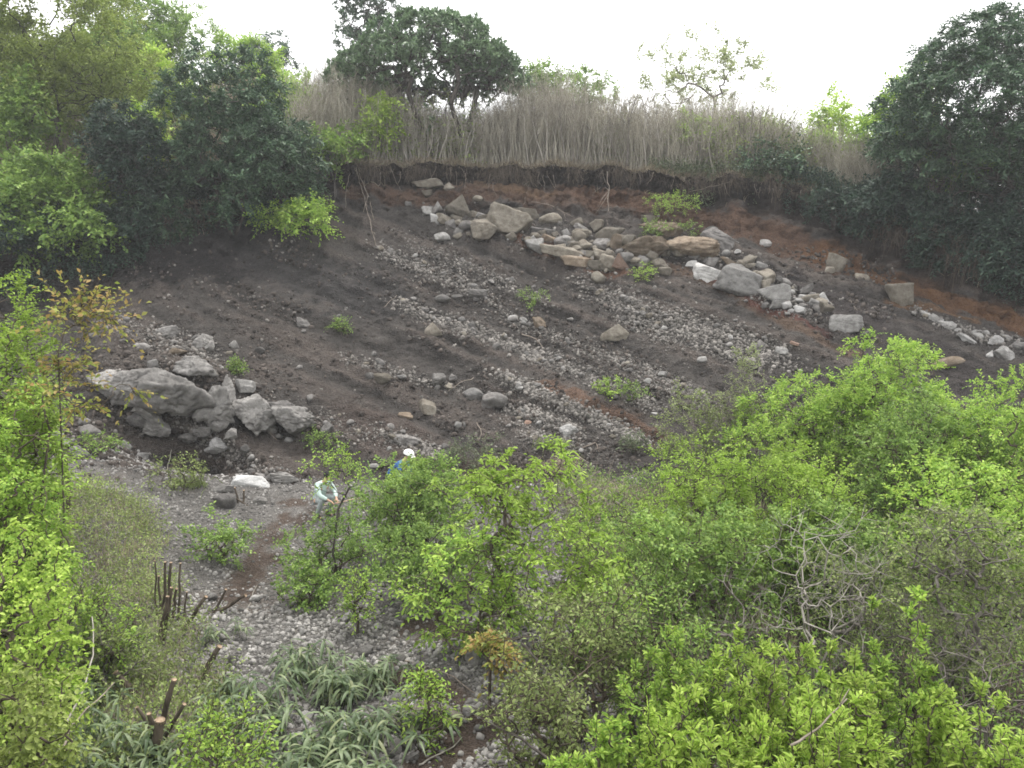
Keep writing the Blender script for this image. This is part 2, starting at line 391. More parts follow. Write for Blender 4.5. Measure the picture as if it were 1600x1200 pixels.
m, t, o_ = nt("soil")
ca = t.nodes.new("ShaderNodeVertexColor"); ca.layer_name = "soil"
geo = t.nodes.new("ShaderNodeNewGeometry")
nz = t.nodes.new("ShaderNodeTexNoise"); nz.inputs["Scale"].default_value = 9; nz.inputs["Detail"].default_value = 9; nz.inputs["Roughness"].default_value = 0.72
nz2 = t.nodes.new("ShaderNodeTexNoise"); nz2.inputs["Scale"].default_value = 42; nz2.inputs["Detail"].default_value = 5; nz2.inputs["Roughness"].default_value = 0.7
vo = t.nodes.new("ShaderNodeTexVoronoi"); vo.inputs["Scale"].default_value = 26
for q in (nz, nz2, vo): t.links.new(geo.outputs["Position"], q.inputs["Vector"])
mr = t.nodes.new("ShaderNodeMapRange"); mr.inputs[1].default_value = 0.3; mr.inputs[2].default_value = 0.7; mr.inputs[3].default_value = 0.7; mr.inputs[4].default_value = 1.32
mr2 = t.nodes.new("ShaderNodeMapRange"); mr2.inputs[1].default_value = 0.35; mr2.inputs[2].default_value = 0.75; mr2.inputs[3].default_value = 0.6; mr2.inputs[4].default_value = 1.6
t.links.new(nz.outputs[0], mr.inputs[0]); t.links.new(nz2.outputs[0], mr2.inputs[0])
mm = t.nodes.new("ShaderNodeMath"); mm.operation = 'MULTIPLY'; t.links.new(mr.outputs[0], mm.inputs[0]); t.links.new(mr2.outputs[0], mm.inputs[1])
hs = t.nodes.new("ShaderNodeHueSaturation"); t.links.new(mm.outputs[0], hs.inputs["Value"]); t.links.new(ca.outputs[0], hs.inputs["Color"])
p = t.nodes.new("ShaderNodeBsdfPrincipled"); p.inputs["Roughness"].default_value = 0.95; p.inputs["Specular IOR Level"].default_value = 0.1
t.links.new(hs.outputs[0], p.inputs["Base Color"])
ad = t.nodes.new("ShaderNodeMath"); t.links.new(nz.outputs[0], ad.inputs[0]); t.links.new(vo.outputs["Distance"], ad.inputs[1])
bp = t.nodes.new("ShaderNodeBump"); bp.inputs["Strength"].default_value = 1.0; bp.inputs["Distance"].default_value = 0.08
t.links.new(ad.outputs[0], bp.inputs["Height"]); t.links.new(bp.outputs[0], p.inputs["Normal"]); t.links.new(p.outputs[0], o_.inputs[0])
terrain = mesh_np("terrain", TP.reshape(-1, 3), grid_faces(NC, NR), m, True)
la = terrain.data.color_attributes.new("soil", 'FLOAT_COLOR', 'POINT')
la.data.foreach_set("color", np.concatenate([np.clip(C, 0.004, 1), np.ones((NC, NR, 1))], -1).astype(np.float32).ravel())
tag(terrain, "bare landslip slope of dark soil layers above a grey gravel floor", "terrain", kind="structure")
# ------------------------------------------------------------------ rocks
def ico(sub):
    ph = (1 + 5 ** 0.5) / 2
    v = [(-1, ph, 0), (1, ph, 0), (-1, -ph, 0), (1, -ph, 0), (0, -1, ph), (0, 1, ph), (0, -1, -ph), (0, 1, -ph), (ph, 0, -1), (ph, 0, 1), (-ph, 0, -1), (-ph, 0, 1)]
    f = [(0, 11, 5), (0, 5, 1), (0, 1, 7), (0, 7, 10), (0, 10, 11), (1, 5, 9), (5, 11, 4), (11, 10, 2), (10, 7, 6), (7, 1, 8), (3, 9, 4), (3, 4, 2), (3, 2, 6), (3, 6, 8), (3, 8, 9), (4, 9, 5), (2, 4, 11), (6, 2, 10), (8, 6, 7), (9, 8, 1)]
    v = [np.array(a, float) / np.linalg.norm(a) for a in v]
    for _ in range(sub):
        cache, nf = {}, []
        def mid(a, b):
            k = (min(a, b), max(a, b))
            if k not in cache:
                q = v[a] + v[b]; v.append(q / np.linalg.norm(q)); cache[k] = len(v) - 1
            return cache[k]
        for a, b, c in f:
            ab, bc, ca_ = mid(a, b), mid(b, c), mid(c, a)
            nf += [(a, ab, ca_), (b, bc, ab), (c, ca_, bc), (ab, bc, ca_)]
        f = nf
    return np.array(v), np.array(f)
ICO = [ico(k) for k in range(5)]
def rock_shape(kind, seed, sub=4):
    rg = np.random.default_rng(seed); v, f = ICO[sub]
    if kind == 'round':
        n, lo, hi, k = 26, 0.88, 1.0, 10
    elif kind == 'lump':
        n, lo, hi, k = 18, 0.75, 1.05, 9
    elif kind == 'crag':
        n, lo, hi, k = 15, 0.72, 1.02, 26
    elif kind == 'point':
        n, lo, hi, k = 8, 0.62, 0.95, 40
    else:
        n, lo, hi, k = 12, 0.66, 1.0, 40
    nn = nrm(rg.normal(size=(n, 3))); 
    if kind == 'block':
        base = np.array([[1, 0, 0], [-1, 0, 0], [0, 1, 0], [0, -1, 0], [0, 0, 1], [0, 0, -1]], float)
        nn = np.concatenate([nrm(base + rg.normal(size=(6, 3)) * 0.22), nn[:7]])
    elif kind == 'point':
        base = np.array([[0.75, 0, 0.55], [-0.75, 0, 0.6], [0, -0.85, 0.4], [0, 0.8, 0.4], [0, 0, -1], [0.3, -.9, -.3]], float)
        nn = np.concatenate([nrm(base + rg.normal(size=(6, 3)) * 0.2), nn[:4]])
    d = rg.uniform(lo, hi, len(nn))
    if kind == 'block': d[6:] = rg.uniform(0.85, 1.15, len(d) - 6)
    if kind == 'point': d[:4] = rg.uniform(0.5, 0.66, 4); d[6:] = 1.0
    c = v @ nn.T
    r = d[None] / np.maximum(c, 0.05)
    r = -np.log(np.exp(-k * np.minimum(r, 3)).sum(1)) / k          # soft intersection of the planes
    p = v * np.clip(r, 0.2, 2.0)[:, None]
    a = {'crag': 0.11, 'round': 0.05, 'lump': 0.16, 'block': 0.055, 'point': 0.045}.get(kind, 0.04)
    q = p * 1.6 + seed * 3.1
    rdg = 1 - np.abs(vnoise(q * np.array([1.6, 1.6, 2.6]) + 5.0, seed % 83)) * 2.2                    # cracks and chipped steps
    p = p * (1 + a * fbm(q, 3, seed % 97) + (0.45 * a) * fbm(q * 4, 3, seed % 89, 0.6) - (0.16 if kind == 'crag' else 0.055) * np.clip(rdg - 0.72, 0, 1) / 0.28 * (kind != 'round'))[:, None]
    ext = p.max(0) - p.min(0); p = (p - (p.max(0) + p.min(0)) / 2) / ext
    return p, f
def boulder(px, py, w, h, tilt, kind, mat, label, name="boulder", cat="boulder", group=None, sink=0.0, depth=None, seed=None, lift=0.0):
    hit = ray(px, py)
    if hit is None: return None
    P, N = hit; dist = (P - EYE) @ _F; s = dist / FPX
    if abs(tilt) >= 12 and w > 1.15 * h: h = max(0.6 * h, h - 0.28 * w * abs(math.sin(R(tilt))))
    if py < 500: w, h = w * 1.0, h * 1.04
    dist = (P - EYE) @ _F; s = dist / FPX
    seed = int(px * 7 + py * 13) if seed is None else seed
    p, f = rock_shape(kind, seed, 4 if w > 18 else 3)
    W, H = w * s * 1.16, h * s * 1.16
    Dp = depth if depth else 0.85 * min(W, H * 1.2)
    p = p * np.array([W, Dp, H])
    o = mesh_np(name, p, f, M[mat], kind in ('round', 'lump'))
    c = P - nrm(P - EYE) * (Dp * (0.5 - sink) - 0.1 * Dp) + np.array([0, 0, lift])
    o.location = Vector(c); o.rotation_euler = (0, R(tilt), math.atan2(P[0], P[1]) * -1.0)
    tag(o, label, cat, group); return o
T, PL, G, B_, DK, RD, WH = 'rock_tan', 'rock_pale', 'rock_grey', 'rock_brown', 'rock_dark', 'rock_red', 'rock_white'
BAND = "boulders in the band below the root bank"
for q in (
    # upper band, from its left end
    (668, 288, 44, 14, -6, 'block', T, "thin flat slab sticking out of the orange bank just under the roots"),
    (720, 326, 42, 36, 8, 'point', T, "large pointed tan boulder standing alone above the left end of the boulder band"),
    (682, 325, 17, 17, 0, 'point', G, "small upright pointed rock at the left tip of the boulder band"),
    (667, 329, 15, 12, 0, 'block', PL, "small pale squarish rock, outermost at the left tip of the boulder band"),
    (689, 345, 30, 16, 4, 'block', WH, "bright white flat-topped rock under the small pointed rock at the band's left tip"),
    (705, 351, 17, 15, 10, 'point', G, "grey wedge rock touching the white flat-topped rock"),
    (716, 339, 15, 7, 0, 'round', T, "small flat tan stone below the large pointed boulder"),
    (691, 370, 23, 13, 10, 'round', PL, "pale rounded rock alone on dark soil below the white flat-topped rock"),
    (732, 352, 19, 12, 0, 'block', T, "small tan block just left of the squarish block in the band"),
    (756, 358, 38, 28, 6, 'block', T, "squarish tan block with flat top beside the biggest slanting boulder"),
    (794, 349, 62, 48, 20, 'block', T, "biggest boulder in the band, slanting with a smooth sloping face"),
    (778, 324, 13, 11, 0, 'round', PL, "small pale round stone above the top edge of the biggest slanting boulder"),
    (746, 310, 14, 8, 0, 'round', T, "little flat tan stone high in the bank above the squarish block"),
    (822, 334, 46, 19, 14, 'block', T, "long tan slab leaning on the upper right of the biggest boulder"),
    (860, 344, 32, 20, 10, 'round', T, "rounded tan boulder overhanging a dark gap in the band"),
    (901, 349, 18, 13, -20, 'round', T, "loose rounded orange tan stone on the red bank"),
    (796, 372, 10, 8, -30, 'point', WH, "tiny white chip in the soil below the biggest slanting boulder"),
    (838, 380, 30, 24, 30, 'point', PL, "sharp pale triangular rock below the dark gap in the band"),
    (838, 361, 18, 11, 10, 'block', G, "grey rock in the dark gap above the sharp triangular rock"),
    (861, 366, 28, 15, 12, 'lump', G, "grey lumpy rock under the rounded overhanging boulder"),
    (857, 374, 24, 13, 5, 'block', B_, "brown block resting below the grey lumpy rock in the gap"),
    (875, 377, 17, 14, 0, 'round', G, "small grey round stone, first in the row leading right from the gap"),
    (891, 377, 20, 14, 15, 'round', T, "small tan stone, second in the row leading right from the gap"),
    (909, 366, 28, 19, -12, 'crag', T, "knobbly tan rock above the row of small stones"),
    (908, 384, 16, 11, 8, 'block', T, "tan cube-like stone in the row of small stones"),
    (921, 385, 12, 10, 0, 'round', PL, "pale stone at the right end of the row of small stones"),
    (877, 392, 62, 20, 12, 'block', T, "long layered slab forming the band's lower edge"),
    (914, 396, 36, 9, 8, 'block', T, "thin slab lying on the right end of the long layered slab"),
    (899, 408, 44, 14, 8, 'block', B_, "brown slab tucked under the long layered slab"),
    (954, 366, 42, 24, -18, 'round', T, "large rounded tan boulder directly below the long hanging white root"),
    (943, 383, 30, 24, 20, 'lump', G, "lumpy boulder leaning against the rounded one below the hanging root"),
    (964, 380, 20, 24, 10, 'block', B_, "brown block behind the two rounded boulders below the hanging root"),
    (931, 414, 22, 13, 0, 'block', T, "small tan block left of the reddish pyramid rock"),
    (953, 402, 17, 12, -15, 'block', T, "small rock above the gap beside the reddish pyramid rock"),
    (952, 416, 18, 14, -20, 'point', T, "small wedge against the left side of the reddish pyramid rock"),
    (970, 411, 25, 25, 0, 'point', RD, "reddish pyramid shaped rock at the foot of the band"),
    (1004, 389, 72, 32, -4, 'crag', B_, "large brown boulder right of the reddish pyramid rock"),
    (1033, 362, 60, 28, -6, 'crag', B_, "large mossy boulder with weeds growing over it"),
    (1076, 388, 82, 34, -2, 'crag', B_, "widest brown boulder in the middle of the band, cracked and mossy"),
    (1124, 378, 54, 38, 22, 'crag', DK, "dark rough clinker boulder at the band's right shoulder"),
    (1111, 360, 20, 12, 0, 'lump', DK, "dark lump perched on top of the rough clinker boulder"),
    (1029, 412, 26, 15, 0, 'crag', T, "tan lump below the large brown boulder"),
    (1080, 412, 16, 10, 6, 'block', WH, "small white block under the widest brown boulder"),
    (1110, 411, 24, 14, 0, 'block', G, "grey block in the shadow under the widest brown boulder"),
    (1107, 430, 46, 29, 14, 'block', WH, "bright white angular boulder, left of the three pale ones"),
    (1160, 442, 70, 46, 22, 'block', PL, "largest pale angular boulder, middle of the three pale ones"),
    (1214, 456, 50, 34, 26, 'point', PL, "pale peaked boulder, right of the three pale ones"),
    (1142, 411, 34, 14, 32, 'block', B_, "dull brown wedge lying along the top of the largest pale boulder"),
    (1134, 449, 20, 12, 25, 'block', PL, "small pale slab under the left end of the largest pale boulder"),
    (1193, 380, 23, 11, 8, 'round', PL, "loose pale stone on the red soil above the three pale boulders"),
    (1153, 393, 10, 6, 0, 'block', WH, "tiny white stone beside the rough clinker boulder"),
    (1175, 416, 20, 9, 4, 'block', T, "tan stone behind the largest pale boulder"),
    (1192, 416, 20, 12, 30, 'block', PL, "pale tilted stone behind the largest pale boulder"),
    (1215, 476, 22, 12, 4, 'block', PL, "pale flat stone in the rubble right below the peaked boulder"),
    (1229, 477, 14, 11, 0, 'block', WH, "white stone next to the pale flat stone below the peaked boulder"),
    (1196, 477, 11, 9, -20, 'block', G, "small grey stone at the left edge of the rubble below the peaked boulder"),
    (1248, 484, 20, 11, 14, 'block', WH, "white wedge lowest in the rubble below the peaked boulder"),
    (1259, 469, 22, 18, 24, 'block', PL, "pale block in the rubble right of the peaked boulder"),
    (1254, 478, 13, 8, 0, 'round', G, "grey stone under the pale block in the rubble"),
    (1289, 470, 9, 23, -28, 'block', WH, "narrow white sliver of rock standing on end"),
    (1278, 480, 15, 10, 10, 'block', G, "grey stone at the foot of the narrow white sliver"),
    (1261, 452, 20, 13, -20, 'block', G, "grey stone above the pale block in the rubble"),
    (1236, 457, 11, 9, 0, 'round', PL, "small pale stone touching the right side of the peaked boulder"),
    (1236, 487, 9, 8, 0, 'round', WH, "small white round stone on red soil at the bottom of the rubble"),
    (1306, 415, 26, 30, 12, 'block', T, "tan notched boulder standing alone right of the rubble"),
    (1296, 423, 14, 11, 0, 'block', T, "small tan foot stone left of the notched boulder"),
    (1347, 434, 20, 11, 6, 'block', T, "tan stone between the notched boulder and the tilted block"),
    (1408, 461, 36, 36, -14, 'block', T, "tilted tan block high on the right of the slope below the dark tree"),
    (1322, 507, 44, 29, 4, 'block', PL, "pale squat block alone on the dark slope above the bush"),
    (1355, 521, 13, 10, 20, 'round', G, "small grey stone right of the pale squat block"),
    (1446, 492, 18, 10, 20, 'lump', PL, "uppermost rock in the pale rubble streak at the right"),
    (1462, 499, 20, 14, 20, 'lump', PL, "second rock down the pale rubble streak at the right"),
    (1479, 508, 25, 18, 25, 'lump', PL, "widest rock in the pale rubble streak at the right"),
    (1512, 531, 32, 14, 32, 'lump', WH, "long white rock sloping down right below the pale rubble streak"),
    (1528, 526, 14, 11, 0, 'round', PL, "pale round stone next to the long white rock"),
    (1540, 522, 10, 11, 30, 'round', PL, "small pale stone on the edge of the orange soil"),
    (1556, 533, 19, 17, 0, 'block', WH, "white block at the right edge below the orange soil"),
    (1569, 556, 24, 28, -25, 'lump', PL, "tall pale rock below the white block at the right edge"),
    (1549, 554, 11, 12, 20, 'point', WH, "white pointed chip left of the tall pale rock"),
    (1572, 528, 14, 9, 0, 'round', PL, "pale stone right of the white block"),
    (1590, 540, 16, 12, 0, 'lump', G, "grey rock farthest right along the orange soil"),
    (1476, 567, 50, 18, -14, 'round', B_, "flat lens shaped brown boulder jutting from dark soil"),
    # lower face
    (677, 518, 24, 25, 0, 'point', T, "tan wedge boulder hanging in the middle of the left gravel bands"),
    (961, 522, 40, 28, 0, 'point', T, "tan pyramid boulder alone between two gravel bands"),
    (773, 629, 36, 30, 0, 'round', G, "largest round grey boulder low on the slope"),
    (740, 617, 28, 20, 10, 'round', PL, "pale round boulder up left of the largest round one"),
    (668, 637, 26, 21, 20, 'block', T, "tan angular boulder left of the largest round boulder"),
    (633, 650, 21, 15, 20, 'crag', B_, "dull brown boulder below left of the tan angular one"),
    (597, 592, 25, 16, 10, 'round', T, "tan boulder with a smaller stone at its left side"),
    (577, 588, 13, 12, 0, 'round', G, "small grey stone left of a tan boulder on the lower slope"),
    (686, 594, 20, 20, 0, 'lump', G, "grey lump of cinder up left of the pale round boulder"),
    (708, 590, 12, 11, 0, 'lump', G, "small cinder right of the grey cinder lump"),
    (842, 505, 22, 19, 15, 'crag', B_, "brownish boulder at the head of the central gravel streak"),
    (801, 498, 14, 10, 0, 'round', PL, "pale stone, left of two near the head of the central streak"),
    (818, 500, 12, 9, 20, 'round', PL, "pale stone, right of two near the head of the central streak"),
    (776, 541, 12, 10, 0, 'round', G, "grey stone at the end of the pebbly left band"),
    (889, 673, 26, 19, 0, 'lump', WH, "whitish boulder at the lower end of the crusted streak"),
    (826, 662, 14, 9, 0, 'round', RD, "reddish tan stone on the crusted streak"),
    (691, 466, 23, 11, 5, 'round', G, "flat grey stone, upper left of the trio above the pebbly band"),
    (714, 464, 16, 7, 0, 'round', G, "thin flat stone in the middle of the trio above the pebbly band"),
    (746, 459, 28, 14, 8, 'lump', G, "grey lump at the right of the trio above the pebbly band"),
    (476, 506, 22, 17, 5, 'lump', G, "grey lump alone on the upper left of the slope"),
    (1097, 562, 14, 9, 0, 'round', PL, "pale stone below the densest gravel band"),
    (1186, 541, 18, 18, 0, 'lump', G, "grey lump at the lower end of the densest gravel band"),
    (1221, 549, 18, 13, 0, 'lump', PL, "pale lump at the right end of the densest gravel band"),
    (1242, 537, 14, 6, 20, 'block', RD, "orange tan stone on the soil step right of the densest gravel band"),
    (584, 729, 14, 9, 0, 'round', PL, "pale stone near the foot of the slope above the gravel floor"),
    (716, 664, 10, 10, 0, 'round', PL, "pale stone, left of a pair below the largest round boulder"),
    (723, 663, 8, 8, 0, 'round', G, "grey stone, right of a pair below the largest round boulder"),
    (636, 690, 36, 18, 8, 'lump', G, "crusted grey rock just above the white helmet"),
    (617, 684, 20, 12, 0, 'crag', T, "crusted tan lump up left of the white helmet"),
    # outcrop ledge
    (276, 612, 100, 62, 6, 'crag', 'rock_ledge', "largest block of the outcrop ledge with a broad flat face"),
    (333, 631, 53, 53, 0, 'crag', 'rock_ledge', "rounded block right of the largest block on the ledge"),
    (358, 622, 20, 64, 0, 'crag', 'rock_ledge', "narrow standing pillar of rock in the ledge"),
    (390, 645, 51, 53, 8, 'crag', 'rock_ledge', "square block right of the narrow pillar on the ledge"),
    (418, 651, 41, 35, 0, 'crag', 'rock_ledge', "lumpy block between the square block and the end of the ledge"),
    (457, 656, 61, 42, 12, 'crag', 'rock_ledge', "boulder at the right end of the outcrop ledge"),
    (439, 637, 39, 20, 0, 'crag', DK, "dark slab on top of the right end of the ledge"),
    (382, 604, 30, 20, 8, 'block', PL, "pale loose block above the narrow pillar"),
    (206, 606, 73, 49, -6, 'crag', 'rock_ledge', "left block of the ledge behind the yellow branch"),
    (168, 600, 48, 38, 0, 'crag', 'rock_ledge', "outermost left block of the ledge half hidden by yellow leaves"),
    (238, 643, 48, 35, 30, 'crag', 'rock_ledge', "tilted block hanging under the left of the ledge"),
    (244, 669, 36, 26, 0, 'crag', 'rock_ledge', "block low in the hollow under the ledge"),
    (217, 657, 36, 22, 20, 'crag', DK, "dark rock in the left of the hollow under the ledge"),
    (290, 643, 46, 15, 4, 'crag', 'rock_ledge', "thin lip of rock under the largest block"),
    (306, 572, 58, 28, 4, 'crag', 'rock_ledge', "wide clinker lump above the largest block"),
    (317, 541, 30, 34, 10, 'crag', 'rock_ledge', "clinker lump uphill of the wide one above the ledge"),
    (261, 517, 34, 18, 6, 'crag', 'rock_ledge', "long clinker lump highest above the ledge"),
    (221, 542, 22, 11, 0, 'round', G, "flat stone left of the clinker lumps"),
    (279, 551, 25, 14, 0, 'round', B_, "brownish stone between the clinker lumps"),
    (240, 572, 15, 19, -20, 'crag', 'rock_ledge', "upright stone at the back of the ledge near yellow leaves"),
    (365, 541, 15, 16, 0, 'crag', 'rock_ledge', "stone right of the uphill clinker lump"),
    (406, 548, 14, 11, 10, 'round', G, "stone alone on bare soil up right of the ledge"),
    (148, 525, 14, 9, 0, 'round', G, "stone on dark soil beside the yellow shrub"),
    (338, 696, 32, 23, 0, 'lump', WH, "white rock at the bottom of the rubble under the ledge"),
    (340, 664, 30, 20, 0, 'crag', 'rock_ledge', "rubble rock under the rounded block of the ledge"),
    (316, 676, 26, 18, 0, 'crag', DK, "dark rubble rock in the deepest part of the hollow"),
    (293, 684, 24, 16, 10, 'crag', DK, "dark rubble rock left of the white rock"),
    (360, 678, 18, 16, 0, 'crag', 'rock_ledge', "rubble rock right above the white rock"),
    (511, 670, 19, 20, 0, 'crag', 'rock_ledge', "lone grey lump right of the ledge"),
    (423, 672, 20, 15, 0, 'crag', 'rock_ledge', "stone below the lumpy block of the ledge"),
    (450, 688, 12, 9, 0, 'round', PL, "small pale stone below the right end of the ledge"),
    (141, 675, 30, 20, 8, 'round', G, "rounded grey stone on the bank left of the hollow"),
    (132, 658, 16, 12, 0, 'round', G, "small grey stone above the rounded stone left of the hollow"),
    (196, 698, 14, 14, 30, 'block', PL, "pale tilted stone among weeds under the hollow"),
    (219, 713, 22, 12, 4, 'round', PL, "pale flat stone among weeds under the hollow"),
    (107, 694, 26, 20, 20, 'crag', 'rock_ledge', "upper rock of the tumbled row beside the left bushes"),
    (127, 709, 32, 22, 35, 'crag', 'rock_ledge', "lower rock of the tumbled row beside the left bushes"),
    (85, 684, 26, 20, 0, 'crag', 'rock_ledge', "topmost rock of the tumbled row beside the left bushes"),
    (390, 755, 58, 24, 4, 'block', 'slab_white', "flat white slab lying on the gravel floor"),
    (351, 785, 30, 24, 0, 'round', DK, "dark round boulder in front of the flat white slab"),
    (346, 765, 36, 16, -4, 'crag', 'rock_ledge', "grey rock left of the flat white slab"),
    (441, 746, 44, 18, 4, 'crag', 'rock_ledge', "low grey rock at the foot of the slope right of the white slab"),
    (405, 782, 22, 14, 0, 'crag', 'rock_ledge', "small grey rock right of the dark round boulder"),
    # gravel floor
    (682, 1122, 72, 40, 6, 'block', T, "broad flat tan boulder on the gravel near the bamboo grass"),
    (745, 1028, 32, 26, 0, 'round', G, "rounded grey boulder beside the brown dirt patch"),
    (618, 1093, 20, 19, 0, 'round', PL, "pale upright stone at the left end of the brown dirt patch"),
    (646, 1092, 16, 13, 0, 'block', PL, "pale stone right of the upright stone by the dirt patch"),
    (733, 1111, 18, 14, 0, 'block', PL, "pale stone right of the broad flat boulder"),
    (697, 1108, 22, 12, 0, 'block', G, "grey stone behind the broad flat boulder"),
    (570, 1019, 24, 18, 0, 'round', G, "grey stone left of the shaded hollow under the bush"),
    (617, 1176, 26, 18, 0, 'lump', G, "grey stone among the bamboo grass at the bottom"),
    (644, 1183, 20, 20, 0, 'lump', G, "grey stone right of the one among the bamboo grass"),
    (668, 1142, 22, 14, 0, 'lump', G, "grey stone in front of the broad flat boulder"),
    (590, 1105, 20, 14, 0, 'round', G, "grey stone left of the pale upright stone"),
):
    boulder(*q, group="boulders on the landslip slope and floor")

# individual stones: the largest of the loose stones in the gravel bands and on the floor
BANDS = [  # name, polyline on the slope, half width, medium stones, pebbles, pebble size range
    ("upper left gravel band", ((600, 395), (660, 418), (720, 442), (765, 466)), 13, 16, 700, (0.04, 0.15)),
    ("top pale pebble trail", ((640, 385), (690, 398), (740, 420), (800, 448), (850, 470)), 13, 14, 500, (0.04, 0.14)),
    ("long pebbly band", ((620, 478), (680, 495), (740, 518), (800, 540), (850, 560)), 12, 24, 700, (0.05, 0.17)),
    ("lower end of the long pebbly band", ((850, 558), (900, 580), (960, 602), (1020, 632)), 14, 12, 650, (0.04, 0.13)),
    ("densest gravel band", ((935, 455), (1000, 486), (1080, 512), (1150, 532), (1215, 550)), 22, 34, 1500, (0.05, 0.16)),
    ("second dense gravel band", ((960, 500), (1040, 525), (1110, 545), (1170, 565)), 12, 8, 400, (0.04, 0.12)),
    ("central gravel streak", ((780, 492), (850, 518), (920, 545), (1000, 572), (1060, 600), (1110, 625)), 11, 14, 700, (0.04, 0.13)),
    ("dark gravel streak", ((1000, 590), (1050, 605), (1100, 625)), 14, 4, 400, (0.04, 0.1)),
    ("crusted streak", ((780, 588), (850, 615), (900, 640), (960, 668), (1010, 690)), 12, 14, 700, (0.05, 0.17)),
    ("lower crusted streak", ((800, 640), (860, 655), (900, 672)), 10, 8, 400, (0.05, 0.16)),
    ("wide crusted patch", ((815, 670), (850, 690), (900, 690)), 20, 8, 700, (0.03, 0.1)),
    ("left cinder line", ((540, 560), (600, 575), (680, 598), (740, 618)), 8, 10, 250, (0.04, 0.14)),
    ("low left gravel patch", ((600, 680), (650, 695), (690, 710)), 13, 8, 350, (0.04, 0.13)),
    ("gravel above the ledge", ((170, 510), (240, 525), (300, 545), (340, 560)), 20, 16, 450, (0.04, 0.14)),
    ("rubble under the ledge", ((290, 660), (330, 690), (360, 710), (400, 725)), 16, 14, 300, (0.04, 0.14)),
    ("fine line right of the ledge", ((470, 640), (520, 660), (600, 690)), 16, 6, 200, (0.03, 0.1)),
    ("rubble of the boulder band", ((1180, 470), (1230, 475), (1290, 490)), 14, 12, 160, (0.04, 0.14)),
    ("rubble at the right", ((1430, 482), (1480, 508), (1540, 528), (1600, 535)), 9, 10, 260, (0.04, 0.14)),
    ("gaps of the boulder band", ((690, 345), (780, 355), (860, 372), (940, 392), (1040, 392), (1130, 395)), 24, 90, 200, (0.05, 0.2)),
    ("gaps between the pale boulders", ((1090, 400), (1150, 420), (1210, 450), (1280, 470)), 18, 34, 160, (0.05, 0.2)),
    ("stones above the band", ((660, 325), (760, 340), (900, 375), (1000, 410)), 16, 10, 160, (0.03, 0.12)),
]
SHP = {k: [rock_shape(k, 100 + j, 3 if k == 'block' else 2) for j in range(5)] for k in ('round', 'lump', 'block')}
STONE_ME = {}
def stone(P, N, size, kind, mat, label, group, rg, name="stone", cat="stone"):
    j = int(rg.integers(5)); key = (kind, j, mat, name)
    if key not in STONE_ME:
        p, f = SHP[kind][j]; o = mesh_np(name, p, f, M[mat], kind != 'block'); STONE_ME[key] = o.data
    else:
        o = bpy.data.objects.new(name, STONE_ME[key]); COL.objects.link(o)
    o.location = Vector(P + N * size * 0.2)
    o.scale = (size * rg.uniform(0.9, 1.3), size * rg.uniform(0.75, 1.0), size * rg.uniform(0.6, 0.9))
    o.rotation_euler = (rg.uniform(-.4, .4), rg.uniform(-.4, .4), rg.uniform(0, 6.28))
    tag(o, label, cat, group)
def along(pts, hw, n, rg):
    pts = np.array(pts, float); L = np.linalg.norm(np.diff(pts, axis=0), axis=1); c = np.concatenate([[0], np.cumsum(L)])
    s = rg.uniform(0, c[-1], n); x = np.interp(s, c, pts[:, 0]); y = np.interp(s, c, pts[:, 1])
    off = rg.normal(0, 0.5, n) * hw; x = x + rg.normal(0, 1.2, n) * hw; y = y + 0.55 * (x - np.interp(s, c, pts[:, 0]))
    return np.stack([x - off * 0.35, y + off * 0.94], -1)
PEB = {'cliff': [], 'floor': [], 'clod': []}
rg = np.random.default_rng(5)
for nm, pts, hw, nm_, np_, (s0, s1) in BANDS:
    for (x, y) in along(pts, hw, nm_ if nm.startswith('gaps') else max(3, int(nm_ * .75)), rg):
        h = ray(x, y)
        if h is None: continue
        s = rg.uniform(0.13, 0.26) * (1 if h[0][1] > 22 else 0.75) * (1.0 + (0.5 + 1.4 * rg.random() ** 1.5) * nm.startswith('gaps'))
        stone(h[0], h[1], s, ('round', 'lump', 'block')[int(rg.choice(3, p=[.1, .3, .6] if nm.startswith('gaps') else [.4, .4, .2]))], ('rock_grey', 'rock_pale', 'rock_tan')[int(rg.choice(3, p=[.3, .1, .6] if nm.startswith('gaps') else [.55, .25, .2]))],
              ("angular broken block wedged in the " if nm.startswith("gaps") else "fist to head sized grey stone in the ") + nm, ("blocks in the " if nm.startswith("gaps") else "stones in the ") + nm, rg, *(("broken_block", "boulder") if nm.startswith("gaps") else ()))
    for (x, y) in along(pts, hw * 1.05, int(np_ * 2.6), rg):
        h = ray(x, y)
        if h is not None: PEB['cliff'].append((*h[0], *h[1], s0 * .65 + (s1 * .78 - s0 * .65) * rg.random() ** 3.8))
# scattered over the face
for k in range(40000):
    x, y = rg.uniform(60, 1400), rg.uniform(320, 760)
    if y < 330 + abs(x - 800) * 0.12: continue
    h = ray(x, y)
    if h is None or not (15 < h[0][1] < 34): continue
    P_ = h[0]; uu, vv_ = P_[0] * .36 + P_[2] * .93, P_[0] * .93 - P_[2] * .36
    lay = float(fbm(np.array([uu * 2.6, vv_ * 0.22, 0.]), 3, 96, 0.6)) + .5 * float(vnoise(P_ * .5, 4))
    if rg.random() > 0.10 + 1.1 * max(0, lay): continue
    gy = rg.random() < 0.22; PEB['cliff' if gy else 'clod'].append((*P_, *h[1], (0.025 if gy else 0.03) + (0.075 if gy else .12) * rg.random() ** 3.2))
n = 0
while n < 24:
    x, y = rg.uniform(330, 1000), rg.uniform(430, 740); h = ray(x, y)
    if h is None or h[0][1] < 18: continue
    stone(h[0], h[1], rg.uniform(0.14, 0.26), 'round', 'rock_grey', "grey stone lying alone on bare soil of the slope", "stones alone on bare soil", rg); n += 1
